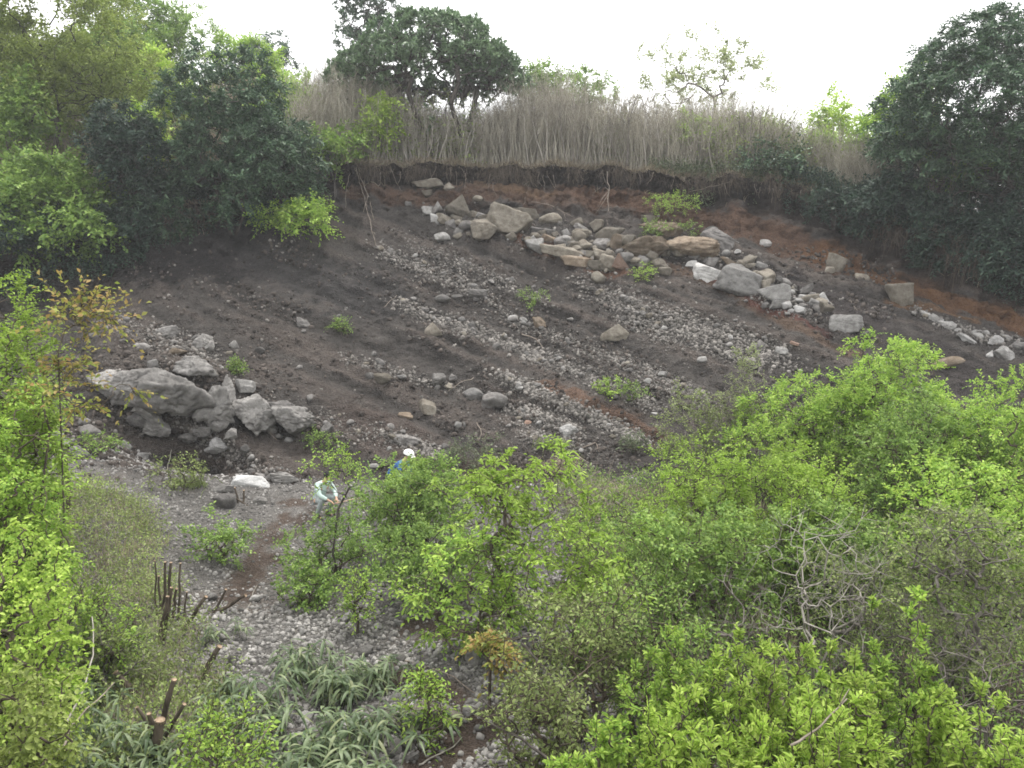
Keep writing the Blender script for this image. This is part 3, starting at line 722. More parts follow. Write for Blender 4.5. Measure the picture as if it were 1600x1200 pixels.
# gravel floor
pathd = lambda x, y: min(float(seg_dist(x, y, L)) - hw for L, hw in zip(PATH, (22, 18, 24, 18)))
n = 0; tries = 0
while n < 22000 and tries < 80000:
    tries += 1
    X, Yd = rg.uniform(-9, 3.6), rg.uniform(7.0, 18.5)
    if rg.random() < 0.35: Yd = rg.uniform(7, 12)
    Z = ground(X, Yd)
    px, py = project(np.array([X, Yd, Z]))
    if px < 60 or px > 1000 or py > 1230: continue
    pd = pathd(px, py)
    if pd < 0 and rg.random() > 0.2: continue
    big = rg.random() ** 3.0
    far = (Yd - 7) / 11
    PEB['floor'].append((X, Yd, Z, 0, 0, 1, (0.032 + 0.06 * big) * (1.0 - 0.2 * far))); n += 1
n = 0
while n < 40:
    px, py = rg.uniform(330, 720), rg.uniform(930, 1190); h = ray(px, py)
    if h is None or pathd(px, py) < -4: continue
    stone(h[0], np.array([0, 0, 1.]), rg.uniform(0.12, 0.2), ('round', 'lump')[n % 2], ('rock_grey', 'rock_pale')[n % 2], "larger rounded grey stone among the scoria gravel of the floor", "larger stones on the gravel floor", rg); n += 1

def pebble_mesh(name, rows, mat, sub, label, seed):
    rows = np.array(rows); rg = np.random.default_rng(seed); N = len(rows)
    tv = [rock_shape('round' if j % 2 else 'block', 300 + j, sub) for j in range(8)]
    tmpl = np.stack([a for a, _ in tv]); f = tv[0][1]; nv = tmpl.shape[1]
    pick = rg.integers(0, 8, N)
    q = nrm(rg.normal(size=(N, 4))); w, x, y, z = q.T
    Rm = np.stack([1 - 2 * (y * y + z * z), 2 * (x * y - z * w), 2 * (x * z + y * w), 2 * (x * y + z * w), 1 - 2 * (x * x + z * z), 2 * (y * z - x * w), 2 * (x * z - y * w), 2 * (y * z + x * w), 1 - 2 * (x * x + y * y)], -1).reshape(N, 3, 3)
    s = rows[:, 6:7] * rg.uniform(0.75, 1.25, (N, 3))
    vv = np.einsum('nij,nvj->nvi', Rm, tmpl[pick] * s[:, None]) + (rows[:, :3] + rows[:, 3:6] * rows[:, 6:7] * 0.08)[:, None]
    ff = f[None] + (np.arange(N) * nv)[:, None, None]
    o = mesh_np(name, vv.reshape(-1, 3), ff.reshape(-1, 3), M[mat]); tag(o, label, "gravel", kind="stuff"); return o
pebble_mesh("pebbles", PEB['cliff'], 'pebble', 1, "pale pebbles strewn in bands across the dark slope", 1)
pebble_mesh("soil_clods", PEB['clod'], 'clod', 1, "dark crumbs of soil and cinder strewn over the bare slope", 2)
pebble_mesh("gravel", PEB['floor'], 'gravel', 1, "grey scoria gravel covering the floor below the slope", 3)
def rim_y(x): return float(I(ry, x))
# ------------------------------------------------------------------ plants
def skeleton(stems, tips, rg, bend=0.12, pen=0.6):
    """joins every shoot tip to the nearest wood already grown; returns node positions and parents"""
    pos, par = [], []
    for st in stems:
        for k, q in enumerate(st): pos.append(np.array(q, float)); par.append(len(pos) - 2 if k else -1)
    n = len(pos); P = np.zeros((n + 2 * len(tips) + 4, 3)); P[:n] = pos
    org = np.mean([s[-1] for s in stems], axis=0)
    for i in np.argsort(np.linalg.norm(tips - org, axis=1)):
        q = tips[i]; d = np.linalg.norm(P[:n] - q, axis=1)
        c = d + pen * np.maximum(0, P[:n, 2] - q[2] + 0.15 * d)
        j = int(np.argmin(c)); L = d[j]
        pd = P[j] - P[par[j]] if par[j] >= 0 else np.array([0, 0, 1.])
        pd = pd / (np.linalg.norm(pd) + 1e-9)
        mid = P[j] * 0.5 + q * 0.5 + pd * 0.2 * L + rg.normal(size=3) * bend * L
        P[n] = mid; par.append(j); P[n + 1] = q; par.append(n); n += 2
    return P[:n], np.array(par)
def wood(geo, P, par, r_tip, p=0.5, rmax=None, n=4):
    cnt = np.zeros(len(P)); kids = np.zeros(len(P), int)
    for k in range(len(P)): 
        if par[k] >= 0: kids[par[k]] += 1
    cnt[kids == 0] = 1
    for k in range(len(P) - 1, -1, -1):
        if par[k] >= 0: cnt[par[k]] += cnt[k]
    r = r_tip * np.maximum(cnt, 1) ** p
    if rmax: r = np.minimum(r, rmax)
    e = np.where(par >= 0)[0]
    seg_tubes(geo, P[par[e]], P[e], np.minimum(r[par[e]], r[e] * 1.5), r[e], n)
def leaves(geo, o, d, up, L, W, fold=0.25, six=False):
    """o base, d direction, up rough normal"""
    s = nrm(np.cross(d, up)); nn = np.cross(s, d); L = L[:, None]; W = W[:, None]; N = len(o)
    if six:
        v = np.stack([o, o + d * L * 0.3 + s * W * 0.5 + nn * W * fold, o + d * L * 0.68 + s * W * 0.42 + nn * W * fold * 0.7 - nn * L * 0.04, o + d * L - nn * L * 0.14,
                      o + d * L * 0.68 - s * W * 0.42 + nn * W * fold * 0.7 - nn * L * 0.04, o + d * L * 0.3 - s * W * 0.5 + nn * W * fold], 1)
        b = np.arange(N)[:, None] * 6
        f = np.concatenate([b + np.array([[0, 1, 2, 3]]), b + np.array([[0, 3, 4, 5]])])
    else:
        v = np.stack([o, o + d * L * 0.45 + s * W * 0.5 + nn * W * fold, o + d * L - nn * L * 0.1, o + d * L * 0.45 - s * W * 0.5 + nn * W * fold], 1)
        f = np.arange(N)[:, None] * 4 + np.array([[0, 1, 2, 3]])
    geo.add(v.reshape(-1, 3), f4=f)
LEAF = dict(  # young spring greens to old evergreen
    fresh=leaf_mat("fresh_leaf", [(0.178, 0.317, 0.053), (0.303, 0.466, 0.078), (0.446, 0.599, 0.122)], 0.4),
    lime=leaf_mat("lime_leaf", [(0.237, 0.377, 0.051), (0.363, 0.519, 0.087), (0.520, 0.661, 0.156)], 0.45),
    mid=leaf_mat("mid_leaf", [(0.107, 0.195, 0.044), (0.195, 0.312, 0.066), (0.300, 0.422, 0.103)], 0.35),
    yellow=leaf_mat("yellow_leaf", [(0.175, 0.286, 0.035), (0.272, 0.413, 0.055), (0.389, 0.530, 0.110)], 0.42),
    amber=leaf_mat("amber_leaf", [(0.299, 0.299, 0.057), (0.437, 0.345, 0.092), (0.483, 0.287, 0.115)], 0.4),
    olive=leaf_mat("olive_leaf", [(0.137, 0.186, 0.061), (0.220, 0.281, 0.089), (0.316, 0.386, 0.137)], 0.35),
    grey=leaf_mat("grey_green_leaf", [(0.078, 0.111, 0.058), (0.130, 0.163, 0.091), (0.195, 0.234, 0.130)], 0.3),
    dark=leaf_mat("dark_leaf", [(0.036, 0.078, 0.046), (0.069, 0.128, 0.069), (0.126, 0.207, 0.103)], 0.15, 0.45, 0.4),
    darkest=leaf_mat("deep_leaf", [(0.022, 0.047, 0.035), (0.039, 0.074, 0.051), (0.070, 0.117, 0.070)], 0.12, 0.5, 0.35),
    ever=leaf_mat("evergreen_leaf", [(0.078, 0.139, 0.070), (0.131, 0.209, 0.104), (0.209, 0.305, 0.157)], 0.2, 0.42, 0.45),
    pale=leaf_mat("pale_leaf", [(0.198, 0.253, 0.099), (0.286, 0.341, 0.143), (0.363, 0.407, 0.209)], 0.45),
    sasa=leaf_mat("bamboo_grass_leaf", [(0.061, 0.101, 0.043), (0.110, 0.159, 0.073), (0.184, 0.239, 0.122), (0.257, 0.289, 0.147)], 0.3, 0.45, 0.4),
    dry=leaf_mat("dry_grass", [(0.213, 0.175, 0.125), (0.338, 0.288, 0.213), (0.475, 0.425, 0.325)], 0.2, 0.8, 0.1),
    stalk=leaf_mat("dry_stalk", [(0.25, 0.23, 0.185), (0.38, 0.355, 0.29), (0.53, 0.5, 0.42)], 0.15, 0.8, 0.1),
    spring=leaf_mat("spring_leaf", [(0.15, 0.20, 0.05), (0.24, 0.31, 0.07), (0.34, 0.41, 0.12)], 0.4),
    rust=leaf_mat("rust_tinted_leaf", [(0.2, 0.27, 0.05), (0.3, 0.33, 0.07), (0.36, 0.30, 0.09), (0.38, 0.25, 0.1)], 0.4),
)
def env_tips(rg, W, Dp, z0, z1, n, lump=0.25, shell=0.45, freq=2.2, dome=False, gap=-.22):
    """shoot tips filling an uneven crown: hollow-ish, with gaps and lobes"""
    out = []; c = (z0 + z1) / 2; h = (z1 - z0) / 2; off = rg.uniform(-50, 50, 3); tot = 0
    while tot < n:
        q = nrm(rg.normal(size=(n * 2, 3))) * (rg.uniform(0, 1, (n * 2, 1)) ** shell)
        if dome: q[:, 2] = np.abs(q[:, 2]) * 2 - 1
        ns = fbm(q * freq + off, 2, 5)
        q = q * (1 + lump * fbm(nrm(q) * 1.7 + off * 2, 2, 9))[:, None]
        q = q[ns > gap]
        out.append(q); tot += len(q)
    q = np.concatenate(out)[:n]
    return q * np.array([W / 2, Dp / 2, h]) + np.array([0, 0, c])
def foliage(geo, P, par, rg, k, m, sl, L, W, spread=0.8, up=0.3, six=False, fold=0.25, droop=0.15, flatness=1.2, whorl=False, twigs=None):
    kids = np.zeros(len(P), int); np.add.at(kids, par[par >= 0], 1)
    t = np.where((kids == 0) & (par >= 0))[0]
    tip = P[t]; mid = P[par[t]]; td = nrm(tip - mid); n = len(t)
    u = rg.uniform(0.1, 1.0, (n, k, 1)); o = mid[:, None] + (tip - mid)[:, None] * u
    d = nrm(td[:, None] + rg.normal(size=(n, k, 3)) * spread + np.array([0, 0, up]))
    o = o.reshape(-1, 3); d = d.reshape(-1, 3); N = len(o); s_l = sl * rg.uniform(0.6, 1.3, (N, 1))
    if twigs is not None: seg_tubes(twigs, o, o + d * s_l, np.full(N, 0.004), np.full(N, 0.0015), 3)
    upv = nrm(np.array([0, 0, 1.0]) * flatness + rg.normal(size=(N, 3)) * 0.5)
    side = nrm(np.cross(d, upv))
    if whorl: tt = rg.uniform(0.55, 1.0, (N, m, 1))
    else: tt = (np.arange(m)[None, :, None] + rg.uniform(0.1, 0.9, (N, m, 1))) / m
    sg = np.where((np.arange(m)[None, :, None] + rg.integers(0, 2, (N, 1, 1))) % 2 == 0, 1.0, -1.0)
    lo = o[:, None] + d[:, None] * (s_l[:, None] * tt) - np.array([0, 0, 1.0]) * droop * (s_l[:, None] * tt) ** 2 / max(sl, 1e-3)
    ld = nrm(d[:, None] * 0.65 + side[:, None] * sg * (0.75 if not whorl else 0.3) + rg.normal(size=(N, m, 3)) * (0.28 if not whorl else 0.5) - np.array([0, 0, droop * 0.8]))
    lu = nrm(upv[:, None] + rg.normal(size=(N, m, 3)) * 0.45)
    nl = N * m; l = L * rg.uniform(0.65, 1.25, nl); 
    leaves(geo, lo.reshape(-1, 3), ld.reshape(-1, 3), lu.reshape(-1, 3), l, l * (W / L), fold, six)

STYLE = dict(   # tips per m2 of crown outline, twigs per tip, leaves per twig, twig length, leaf length, leaf width, ...
    fine=dict(dens=114.8, k=7, m=8, sl=0.26, L=0.062, W=0.034, spread=0.8, up=0.15),
    feather=dict(dens=105.0, k=8, m=10, sl=0.36, L=0.05, W=0.026, spread=0.5, up=0.3, flatness=2.0, droop=0.25),
    broad=dict(dens=135, k=5, m=11, sl=0.13, L=0.052, W=0.019, spread=0.5, up=0.8, six=True, whorl=False, droop=0.12, flatness=0.8),
    spray=dict(dens=71.4, k=6, m=8, sl=0.3, L=0.07, W=0.034, spread=0.65, up=0.1, six=True, droop=0.35, flatness=2.2),
    sparse=dict(dens=85.0, k=5, m=6, sl=0.25, L=0.055, W=0.028, spread=0.75, up=0.3),
    round=dict(dens=115, k=6, m=8, sl=0.22, L=0.043, W=0.027, spread=0.8, up=0.0, six=True, droop=0.5),
    tree=dict(dens=28.9, k=9, m=9, sl=0.6, L=0.15, W=0.09, spread=0.9, up=0.1),
    treefine=dict(dens=32.4, k=10, m=9, sl=0.65, L=0.12, W=0.07, spread=0.8, up=0.1),
    loose=dict(dens=6.6, k=6, m=7, sl=0.5, L=0.15, W=0.085, spread=0.85, up=0.2),
    evergreen=dict(dens=22.1, k=8, m=10, sl=0.36, L=0.19, W=0.07, spread=0.7, up=0.45, whorl=True),
    needle=dict(dens=44.2, k=10, m=12, sl=0.42, L=0.13, W=0.052, spread=0.65, up=0.15, droop=0.25),
    bare=dict(dens=26, k=3, m=0, sl=0.3, L=0.1, W=0.05),
)
CAT = {'tree': 'tree', 'shrub': 'shrub', 'sapling': 'sapling'}
PLANTS = 0
def plant(name, cat, style, mat, bark, xl, xr, yt, Y, label, cb=0.15, stems=5, depth=0.85, dens=1.0, shell=0.4, lump=0.28, rt=0.0045, base=None, dome=False, lean=0.0,
          yb=None, group=None, rmax=None, leafk=1.0, bend=0.12, gx=None, pen=0.6, trunkr=None, sub=None, spread=(.08, .2), zf=None, gap=-.22, over=False):
    """a shrub or tree rooted on the terrain whose crown fills a given real width and height"""
    global PLANTS
    PLANTS += 1; rg = np.random.default_rng(1000 + PLANTS)
    xm = (xl + xr) / 2
    if over: Y = rim_y(at(xm, yt, Y)[0]) + .15
    top = at(xm, yt, Y); W = abs(at(xr, yt, Y)[0] - at(xl, yt, Y)[0])
    bx = top[0] if gx is None else at(gx, yt, Y)[0]
    bz = ground(bx, Y); H = max(0.35, top[2] - bz)
    z0 = H * cb if yb is None else (at(xm, yb, Y)[2] - bz if over else max(0.05, at(xm, yb, Y)[2] - bz))
    S = dict(STYLE[style]); dn = S.pop('dens') * dens
    area = W * (H - z0) * 0.8; n = int(np.clip(area * dn, 30, 2600))
    tips = env_tips(rg, W, W * depth, z0, H, n, lump, shell, dome=dome, gap=gap); tips[:, 0] += top[0] - bx
    if style == 'broad':                                   # upright leading shoots, leafy along their upper half
        cols = []; ns = int(np.clip(W * W * depth / 0.018, 18, 70))
        for _ in range(ns):
            a, r_ = rg.uniform(0, 6.28), rg.uniform(0, 1) ** .5; hs = H * rg.uniform(.6, 1.0) * (1 - .3 * r_ * r_); ln = rg.normal(size=2) * .08
            zz = np.arange(hs * .3, hs, .075); cols.append(np.stack([top[0] - bx + math.cos(a) * r_ * W / 2 + ln[0] * zz, math.sin(a) * r_ * W / 2 * depth + ln[1] * zz, zz], -1) + rg.normal(size=(len(zz), 3)) * .012)
        tips = np.concatenate(cols)
    st = []
    for s in range(stems):
        a = rg.uniform(0, 6.28); r0 = 0.04 * W * (s > 0); sp = rg.uniform(*spread) * W if stems > 1 else 0
        b0 = np.array([math.cos(a) * r0, math.sin(a) * r0, -0.15]); zt = max(z0 * 0.95, 0.22 * H) if zf is None else zf * H * rg.uniform(.8, 1.2)
        off = np.array([math.cos(a) * sp + (top[0] - bx) * 0.6 + lean * zt, math.sin(a) * sp, zt])
        st.append([b0, b0 * .5 + off * 0.5 + rg.normal(size=3) * 0.03 * H * np.array([1, 1, 0]), off])
    P, par = skeleton(st, tips, rg, bend, pen)
    root = empty(name, (bx, Y, bz)); tag(root, label, cat, group)
    gw, gl = Geo(), Geo()
    wood(gw, P, par, rt, 0.5, rmax, 5 if cat == 'tree' else 4)
    if style == 'bare':
        kids = np.zeros(len(P), int); np.add.at(kids, par[par >= 0], 1); t = np.where(kids == 0)[0]
        td = nrm(P[t] - P[par[t]]); o = np.repeat(P[t], 3, 0); d = nrm(np.repeat(td, 3, 0) + rg.normal(size=(len(o), 3)) * 0.6)
        seg_tubes(gw, o, o + d * rg.uniform(0.15, 0.4, (len(o), 1)), np.full(len(o), rt), np.full(len(o), rt * 0.4), 3)
    else:
        S['L'] *= leafk; S['W'] *= leafk
        foliage(gl, P, par, rg, twigs=gw if style in ('sparse', 'spray', 'broad', 'loose') else None, **S)
    tw = cat == 'tree'
    gw.build("trunk" if tw else "stems", M[bark], root)
    if gl.v: gl.build("crown" if tw else "foliage", LEAF[mat], root)
    return root
TREE, SHRUB, SAP = 'tree', 'shrub', 'sapling'
# --- on the hillside at the left
hill = "trees and shrubs on the hillside above the slope"
plant("tree", TREE, 'treefine', 'spring', 'bark_dark', -140, 215, -70, 30, "yellow green tree overhanging the top left corner with dark sweeping limbs", stems=2, yb=190, gx=20, rmax=.13, dens=1.1, group=hill)
plant("tree", TREE, 'tree', 'mid', 'bark_dark', 150, 300, -20, 44, "bright green leafy tree at the top of the hillside beside the yellow green one", stems=2, yb=170, group=hill)
plant("tree", TREE, 'loose', 'mid', 'bark_dark', 235, 350, 5, 47, "thin see-through tree against the sky between two leafy trees", stems=2, yb=170, group=hill, dens=1.6)
plant("tree", TREE, 'tree', 'fresh', 'bark_grey', 325, 440, 48, 45, "light green tree at the right end of the hillside skyline", stems=3, yb=190, group=hill)
plant("tree", TREE, 'tree', 'dark', 'bark_dark', 385, 458, 55, 48, "small dark tree poking up behind the light green skyline tree", stems=1, yb=150, group=hill, dens=0.7)
plant("tree", TREE, 'tree', 'darkest', 'bark_dark', 60, 215, 55, 40, "shadowy dark tree behind the yellow green corner tree", stems=2, yb=210, group=hill)
plant("tree", TREE, 'treefine', 'dark', 'bark_dark', -60, 90, 70, 36, "dull green tree at the left edge behind the corner tree", stems=2, yb=260, group=hill)
plant("shrub", SHRUB, 'tree', 'lime', 'bark_grey', 205, 305, 85, 34, "lime green shrub on the dry hillside left of the large dark evergreen", stems=4, yb=240, group=hill)
plant("shrub", SHRUB, 'tree', 'fresh', 'bark_grey', 395, 500, 105, 35, "light green shrub right behind the large dark evergreen", stems=4, yb=260, group=hill, dens=.8)
plant("shrub", SHRUB, 'tree', 'lime', 'bark_grey', 180, 260, 170, 29.5, "lime green bush tucked beside the large dark evergreen, low on its left", stems=4, yb=260, group=hill)
plant("shrub", SHRUB, 'tree', 'mid', 'bark_grey', -40, 70, 120, 28, "green bush at the left edge under the corner tree", stems=4, yb=240, group=hill)
plant("evergreen_tree", TREE, 'needle', 'dark', 'bark_dark', 236, 462, 78, 28.5, "large dark evergreen standing at the left end of the rim", stems=2, yb=345, group=hill, dens=1.0, rmax=.14, shell=.33, gx=350)
plant("evergreen_tree", TREE, 'needle', 'dark', 'bark_dark', 370, 515, 190, 30, "dark evergreen bush right against the large dark evergreen, over the rim", stems=3, yb=330, group=hill, dens=1.2)
plant("evergreen_tree", TREE, 'needle', 'darkest', 'bark_dark', 130, 250, 168, 27.5, "dark rounded evergreen left of the large dark evergreen", stems=2, yb=310, group=hill, dens=1.3)
plant("evergreen_shrub", SHRUB, 'needle', 'dark', 'bark_dark', 170, 300, 255, 26.3, "dark evergreen shrub hanging over the rim below the large dark evergreen", stems=4, yb=392, group=hill, dens=1.4, cb=0, over=True)
plant("evergreen_shrub", SHRUB, 'needle', 'darkest', 'bark_dark', 255, 420, 270, 27.4, "lowest skirt of dark evergreen shoots above the shaded slope", stems=4, yb=362, group=hill, dens=1.4, over=True)
plant("shrub", SHRUB, 'tree', 'mid', 'bark_dark', -50, 165, 240, 24.6, "mid green bush with bright leaf tips at the left end of the rim", stems=5, yb=410, group=hill, dens=1.3, over=True)
plant("evergreen_shrub", SHRUB, 'needle', 'darkest', 'bark_dark', -80, 130, 315, 24.0, "dark undergrowth shrub at the left edge above the shaded slope", stems=5, yb=418, group=hill, dens=1.3, over=True)
plant("evergreen_shrub", SHRUB, 'needle', 'darkest', 'bark_dark', 90, 260, 310, 25.2, "dark undergrowth shrub beneath the pale twiggy bush", stems=5, yb=400, group=hill, dens=1.3, over=True)
plant("bare_shrub", SHRUB, 'bare', 'dry', 'root', 85, 190, 283, 23.9, "leafless pale twiggy bush in front of the dark undergrowth", stems=5, yb=345, dens=1.6, rt=.005, rmax=.03, over=True)
h_ = ray(462, 384)
plant("shrub", SHRUB, 'treefine', 'fresh', 'bark_grey', 408, 512, 318, h_[0][1], "light green shrub sprouting on the slope below the dark evergreens", stems=4, cb=.1, dens=1.3)
plant("shrub", SHRUB, 'tree', 'lime', 'bark_grey', 566, 622, 150, 33.0, "slender lime green bush at the rim left of the umbrella tree", stems=3, yb=225, dens=1.3)
plant("shrub", SHRUB, 'tree', 'mid', 'bark_grey', 470, 570, 200, 31.6, "green shrub on the rim left of the slender lime bush", stems=4, yb=255, dens=.8)
plant("tree", TREE, 'tree', 'mid', 'bark_dark', 90, 240, 30, 39, "mid green tree filling in behind the corner tree", stems=2, yb=200, group=hill)
plant("tree", TREE, 'tree', 'olive', 'bark_dark', -90, 60, 10, 42, "olive tree far back at the left edge", stems=2, yb=220, group=hill)
plant("tree", TREE, 'tree', 'fresh', 'bark_dark', -30, 110, 150, 33, "fresh green small tree on the hillside at the left edge", stems=2, yb=260, group=hill)
plant("shrub", SHRUB, 'tree', 'olive', 'bark_grey', 90, 190, 130, 34, "olive shrub in the dry grass left of the lime green shrub", stems=3, yb=230, group=hill, dens=.7)
plant("shrub", SHRUB, 'tree', 'olive', 'bark_grey', 440, 530, 165, 35, "olive shrub among dry grass left of the umbrella tree", stems=3, yb=235, group=hill, dens=.7)
# --- umbrella tree and its neighbours on the rim
plant("tree", TREE, 'evergreen', 'dark', 'bark_dark', 515, 640, -30, 46, "dark ragged tree rising behind the left shoulder of the umbrella tree", stems=1, yb=95, dens=1.0, lump=.45, rt=.012)
plant("umbrella_tree", TREE, 'evergreen', 'ever', 'bark_dark', 514, 812, 24, 35, "large evergreen with an umbrella crown on many crooked dark limbs", stems=7, yb=142, dens=2.6, dome=True, shell=.22, lump=.1, gx=690, rt=.011, rmax=.12, bend=.14, pen=1.2, depth=.9, spread=(.12, .3), zf=.36)
plant("tree", TREE, 'tree', 'mid', 'bark_grey', 805, 900, 104, 42, "green bushy tree top right of the umbrella crown", stems=3, yb=180, dens=.9)
plant("tree", TREE, 'tree', 'mid', 'bark_grey', 880, 960, 112, 44, "small green tree top behind the pale dry stems", stems=3, yb=190, dens=.8)
plant("tree", TREE, 'loose', 'pale', 'bark_grey', 985, 1200, 62, 41, "airy pale green tree against the white sky", stems=2, yb=170, dens=1.7, lump=.4, rt=.008, gx=1085)
plant("shrub", SHRUB, 'tree', 'fresh', 'bark_grey', 1045, 1135, 178, 34, "green shrub among the dry stems under the airy pale tree", stems=3, yb=262, dens=.9)
plant("shrub", SHRUB, 'tree', 'lime', 'bark_grey', 1268, 1330, 152, 35, "tallest lime green shrub among the dry stems on the right", stems=3, yb=225, dens=1)
plant("shrub", SHRUB, 'tree', 'lime', 'bark_grey', 1180, 1222, 190, 33.5, "small lime green shrub half way along the dry stems", stems=2, yb=235, dens=.9)
plant("shrub", SHRUB, 'tree', 'fresh', 'bark_grey', 1262, 1302, 205, 32, "small light green shrub in front of the tallest lime shrub", stems=2, yb=250, dens=.9)
plant("shrub", SHRUB, 'tree', 'fresh', 'bark_grey', 1325, 1380, 190, 32, "light green shrub close to the right end of the dry stems", stems=3, yb=280, dens=.9)
plant("shrub", SHRUB, 'treefine', 'dark', 'bark_dark', 1172, 1268, 222, 31.4, "dark green shrub sitting on the rim before the dry stems", stems=4, yb=285, dens=1)
plant("shrub", SHRUB, 'treefine', 'dark', 'bark_dark', 1275, 1360, 285, 30.6, "dull green shrub on the rim left of the big dark tree", stems=4, yb=315, dens=1.1)
plant("tree", TREE, 'tree', 'fresh', 'bark_grey', 1375, 1470, 105, 30, "light green tree leaning out from the left side of the big dark tree", stems=2, yb=270, dens=1)
plant("dark_tree", TREE, 'needle', 'dark', 'bark_dark', 1385, 1760, 30, 26.5, "big dark evergreen filling the upper right corner", stems=2, yb=320, dens=1.2, rmax=.2, shell=.3, gx=1580, lump=.14, gap=-.55)
plant("evergreen_shrub", SHRUB, 'needle', 'darkest', 'bark_dark', 1330, 1470, 270, 28, "dark shrub hanging over the rim, left of those under the big dark tree", stems=5, yb=372, dens=1.4, over=True)
plant("evergreen_shrub", SHRUB, 'needle', 'darkest', 'bark_dark', 1415, 1580, 290, 25.8, "dark drooping shrub under the middle of the big dark tree", stems=5, yb=425, dens=1.4, over=True)
plant("evergreen_shrub", SHRUB, 'needle', 'darkest', 'bark_dark', 1520, 1700, 300, 24.4, "dark drooping shrub at the right edge under the big dark tree", stems=5, yb=448, dens=1.4, over=True)
plant("shrub", SHRUB, 'treefine', 'mid', 'bark_dark', 1455, 1565, 238, 24.6, "bright green spray of leaves in front of the big dark tree", stems=2, yb=305, dens=.8, gx=1520, over=True)
plant("evergreen_shrub", SHRUB, 'needle', 'dark', 'bark_dark', 1345, 1450, 205, 30.5, "dark shrub filling the gap behind the light green leaning tree", stems=4, yb=320, dens=1.0)
plant("evergreen_shrub", SHRUB, 'needle', 'darkest', 'bark_dark', 1255, 1345, 300, 29.3, "dark low shrub hanging over the rim at the end of the dry stems", stems=5, yb=335, dens=1.0)
plant("evergreen_shrub", SHRUB, 'needle', 'dark', 'bark_dark', 1440, 1680, 185, 29, "dark shrub closing the gap behind the trunk of the big dark tree", stems=4, yb=340, dens=1.0, gap=-.6)
# --- weeds on the face
def on_face(px, py): return ray(px, py)[0][1] - 0.05
for a in ((1005, 1095, 300, 338, 'fresh', "sprawling green weed in the bank above the boulder band"), (1000, 1050, 342, 372, 'mid', "weeds growing over the mossy boulder's left side"), (1050, 1100, 345, 376, 'mid', "weeds growing over the mossy boulder's right side"),
          (985, 1028, 414, 438, 'fresh', "bright green tuft at the foot of the reddish pyramid rock"), (808, 852, 455, 482, 'mid', "small green tuft in the dark soil between gravel bands"),
          (925, 975, 592, 618, 'fresh', "green trailing weed below the central gravel streak"), (965, 1012, 598, 630, 'mid', "green weed right of the trailing one below the central streak"),
          (515, 550, 500, 520, 'mid', "little green weed on the soil left of the long pebbly band"), (360, 385, 565, 585, 'mid', "little green weed above the ledge"), (430, 500, 560, 660, 'mid', None),
          (130, 190, 680, 705, 'mid', "weeds below the rounded stone left of the hollow"), (480, 520, 672, 700, 'mid', "green weeds right of the ledge's end"),
          (235, 320, 712, 765, 'olive', "olive weeds on the lip of the hollow"), (620, 700, 665, 735, 'grey', None), (690, 790, 680, 745, 'grey', "grey green shrub at the foot of the slope"),
          (970, 1010, 680, 708, 'grey', "grey green weed at the bottom of the crusted streak")):
    if a[5] is None: continue
    plant("weed", 'weed', 'sparse', a[4], 'bark_brown', a[0], a[1], a[2], on_face((a[0] + a[1]) / 2, a[3]), a[5], stems=5, cb=.1, dens=.75, leafk=1.25, group="weeds on the slope")

# --- bushes in the valley
mid = "green bushes on the valley floor"
plant("bush", SHRUB, 'fine', 'mid', 'bark_brown', 545, 745, 708, 14.2, "dense green bush that hides the person with the white helmet", stems=6, cb=.05, dens=1.2, group=mid)
plant("bush", SHRUB, 'fine', 'fresh', 'bark_brown', 588, 690, 722, 15.6, "small light green bush right before the person in the white helmet", stems=5, cb=.05, dens=1.2, group=mid)
plant("bush", SHRUB, 'fine', 'mid', 'bark_brown', 438, 590, 800, 13.2, "green bush in front of the person in the pale jacket", stems=6, cb=.05, dens=1.0, group=mid, leafk=.9)
plant("bush", SHRUB, 'fine', 'mid', 'bark_dark', 560, 770, 830, 11.8, "shaded green bush over the dark hollow beside the gravel", stems=6, cb=.12, dens=1.3, group=mid)
plant("sapling", SAP, 'sparse', 'fresh', 'bark_dark', 478, 570, 690, 13.0, "slender sapling with a thin dark trunk before the person in the pale jacket", stems=1, yb=790, dens=.9, rt=.0035, gx=527)
plant("sapling", SAP, 'spray', 'yellow', 'bark_brown', 680, 905, 700, 10.5, "yellow green sapling with drooping leaf sprays left of the dry grass hump", stems=2, yb=850, dens=1.1, gx=800, lump=.4)
plant("bush", SHRUB, 'spray', 'fresh', 'bark_brown', 640, 850, 830, 9.8, "light green spreading bush overhanging the hollow from the right", stems=4, yb=1000, dens=1.2, gx=790, group=mid)
plant("bush", SHRUB, 'spray', 'yellow', 'bark_brown', 790, 1010, 830, 9.4, "yellow green spreading bush right of the overhanging one", stems=4, yb=1010, dens=1.0, group=mid, lump=.4)
plant("bush", SHRUB, 'sparse', 'olive', 'bark_brown', 780, 1000, 920, 7.6, "thin twiggy olive bush above the broad flat boulder", stems=6, cb=.1, dens=1.6, group=mid)
plant("bush", SHRUB, 'sparse', 'mid', 'bark_brown', 900, 1110, 900, 8.0, "thin twiggy green bush right of the olive one", stems=6, cb=.1, dens=1.7, group=mid)
plant("bush", SHRUB, 'sparse', 'olive', 'bark_brown', 760, 930, 1040, 6.6, "low olive bush at the bottom right of the gravel", stems=6, cb=.05, dens=1.7, group=mid)
plant("sapling", SAP, 'spray', 'rust', 'bark_brown', 742, 790, 1000, 8.6, "small rust tinted sapling beside the rounded grey boulder", stems=1, yb=1040, dens=1.3)
plant("bush", SHRUB, 'fine', 'fresh', 'bark_brown', 1150, 1370, 590, 16.5, "light green bush at the left of the tall peaked bush", stems=6, cb=.05, dens=1.1, group=mid)
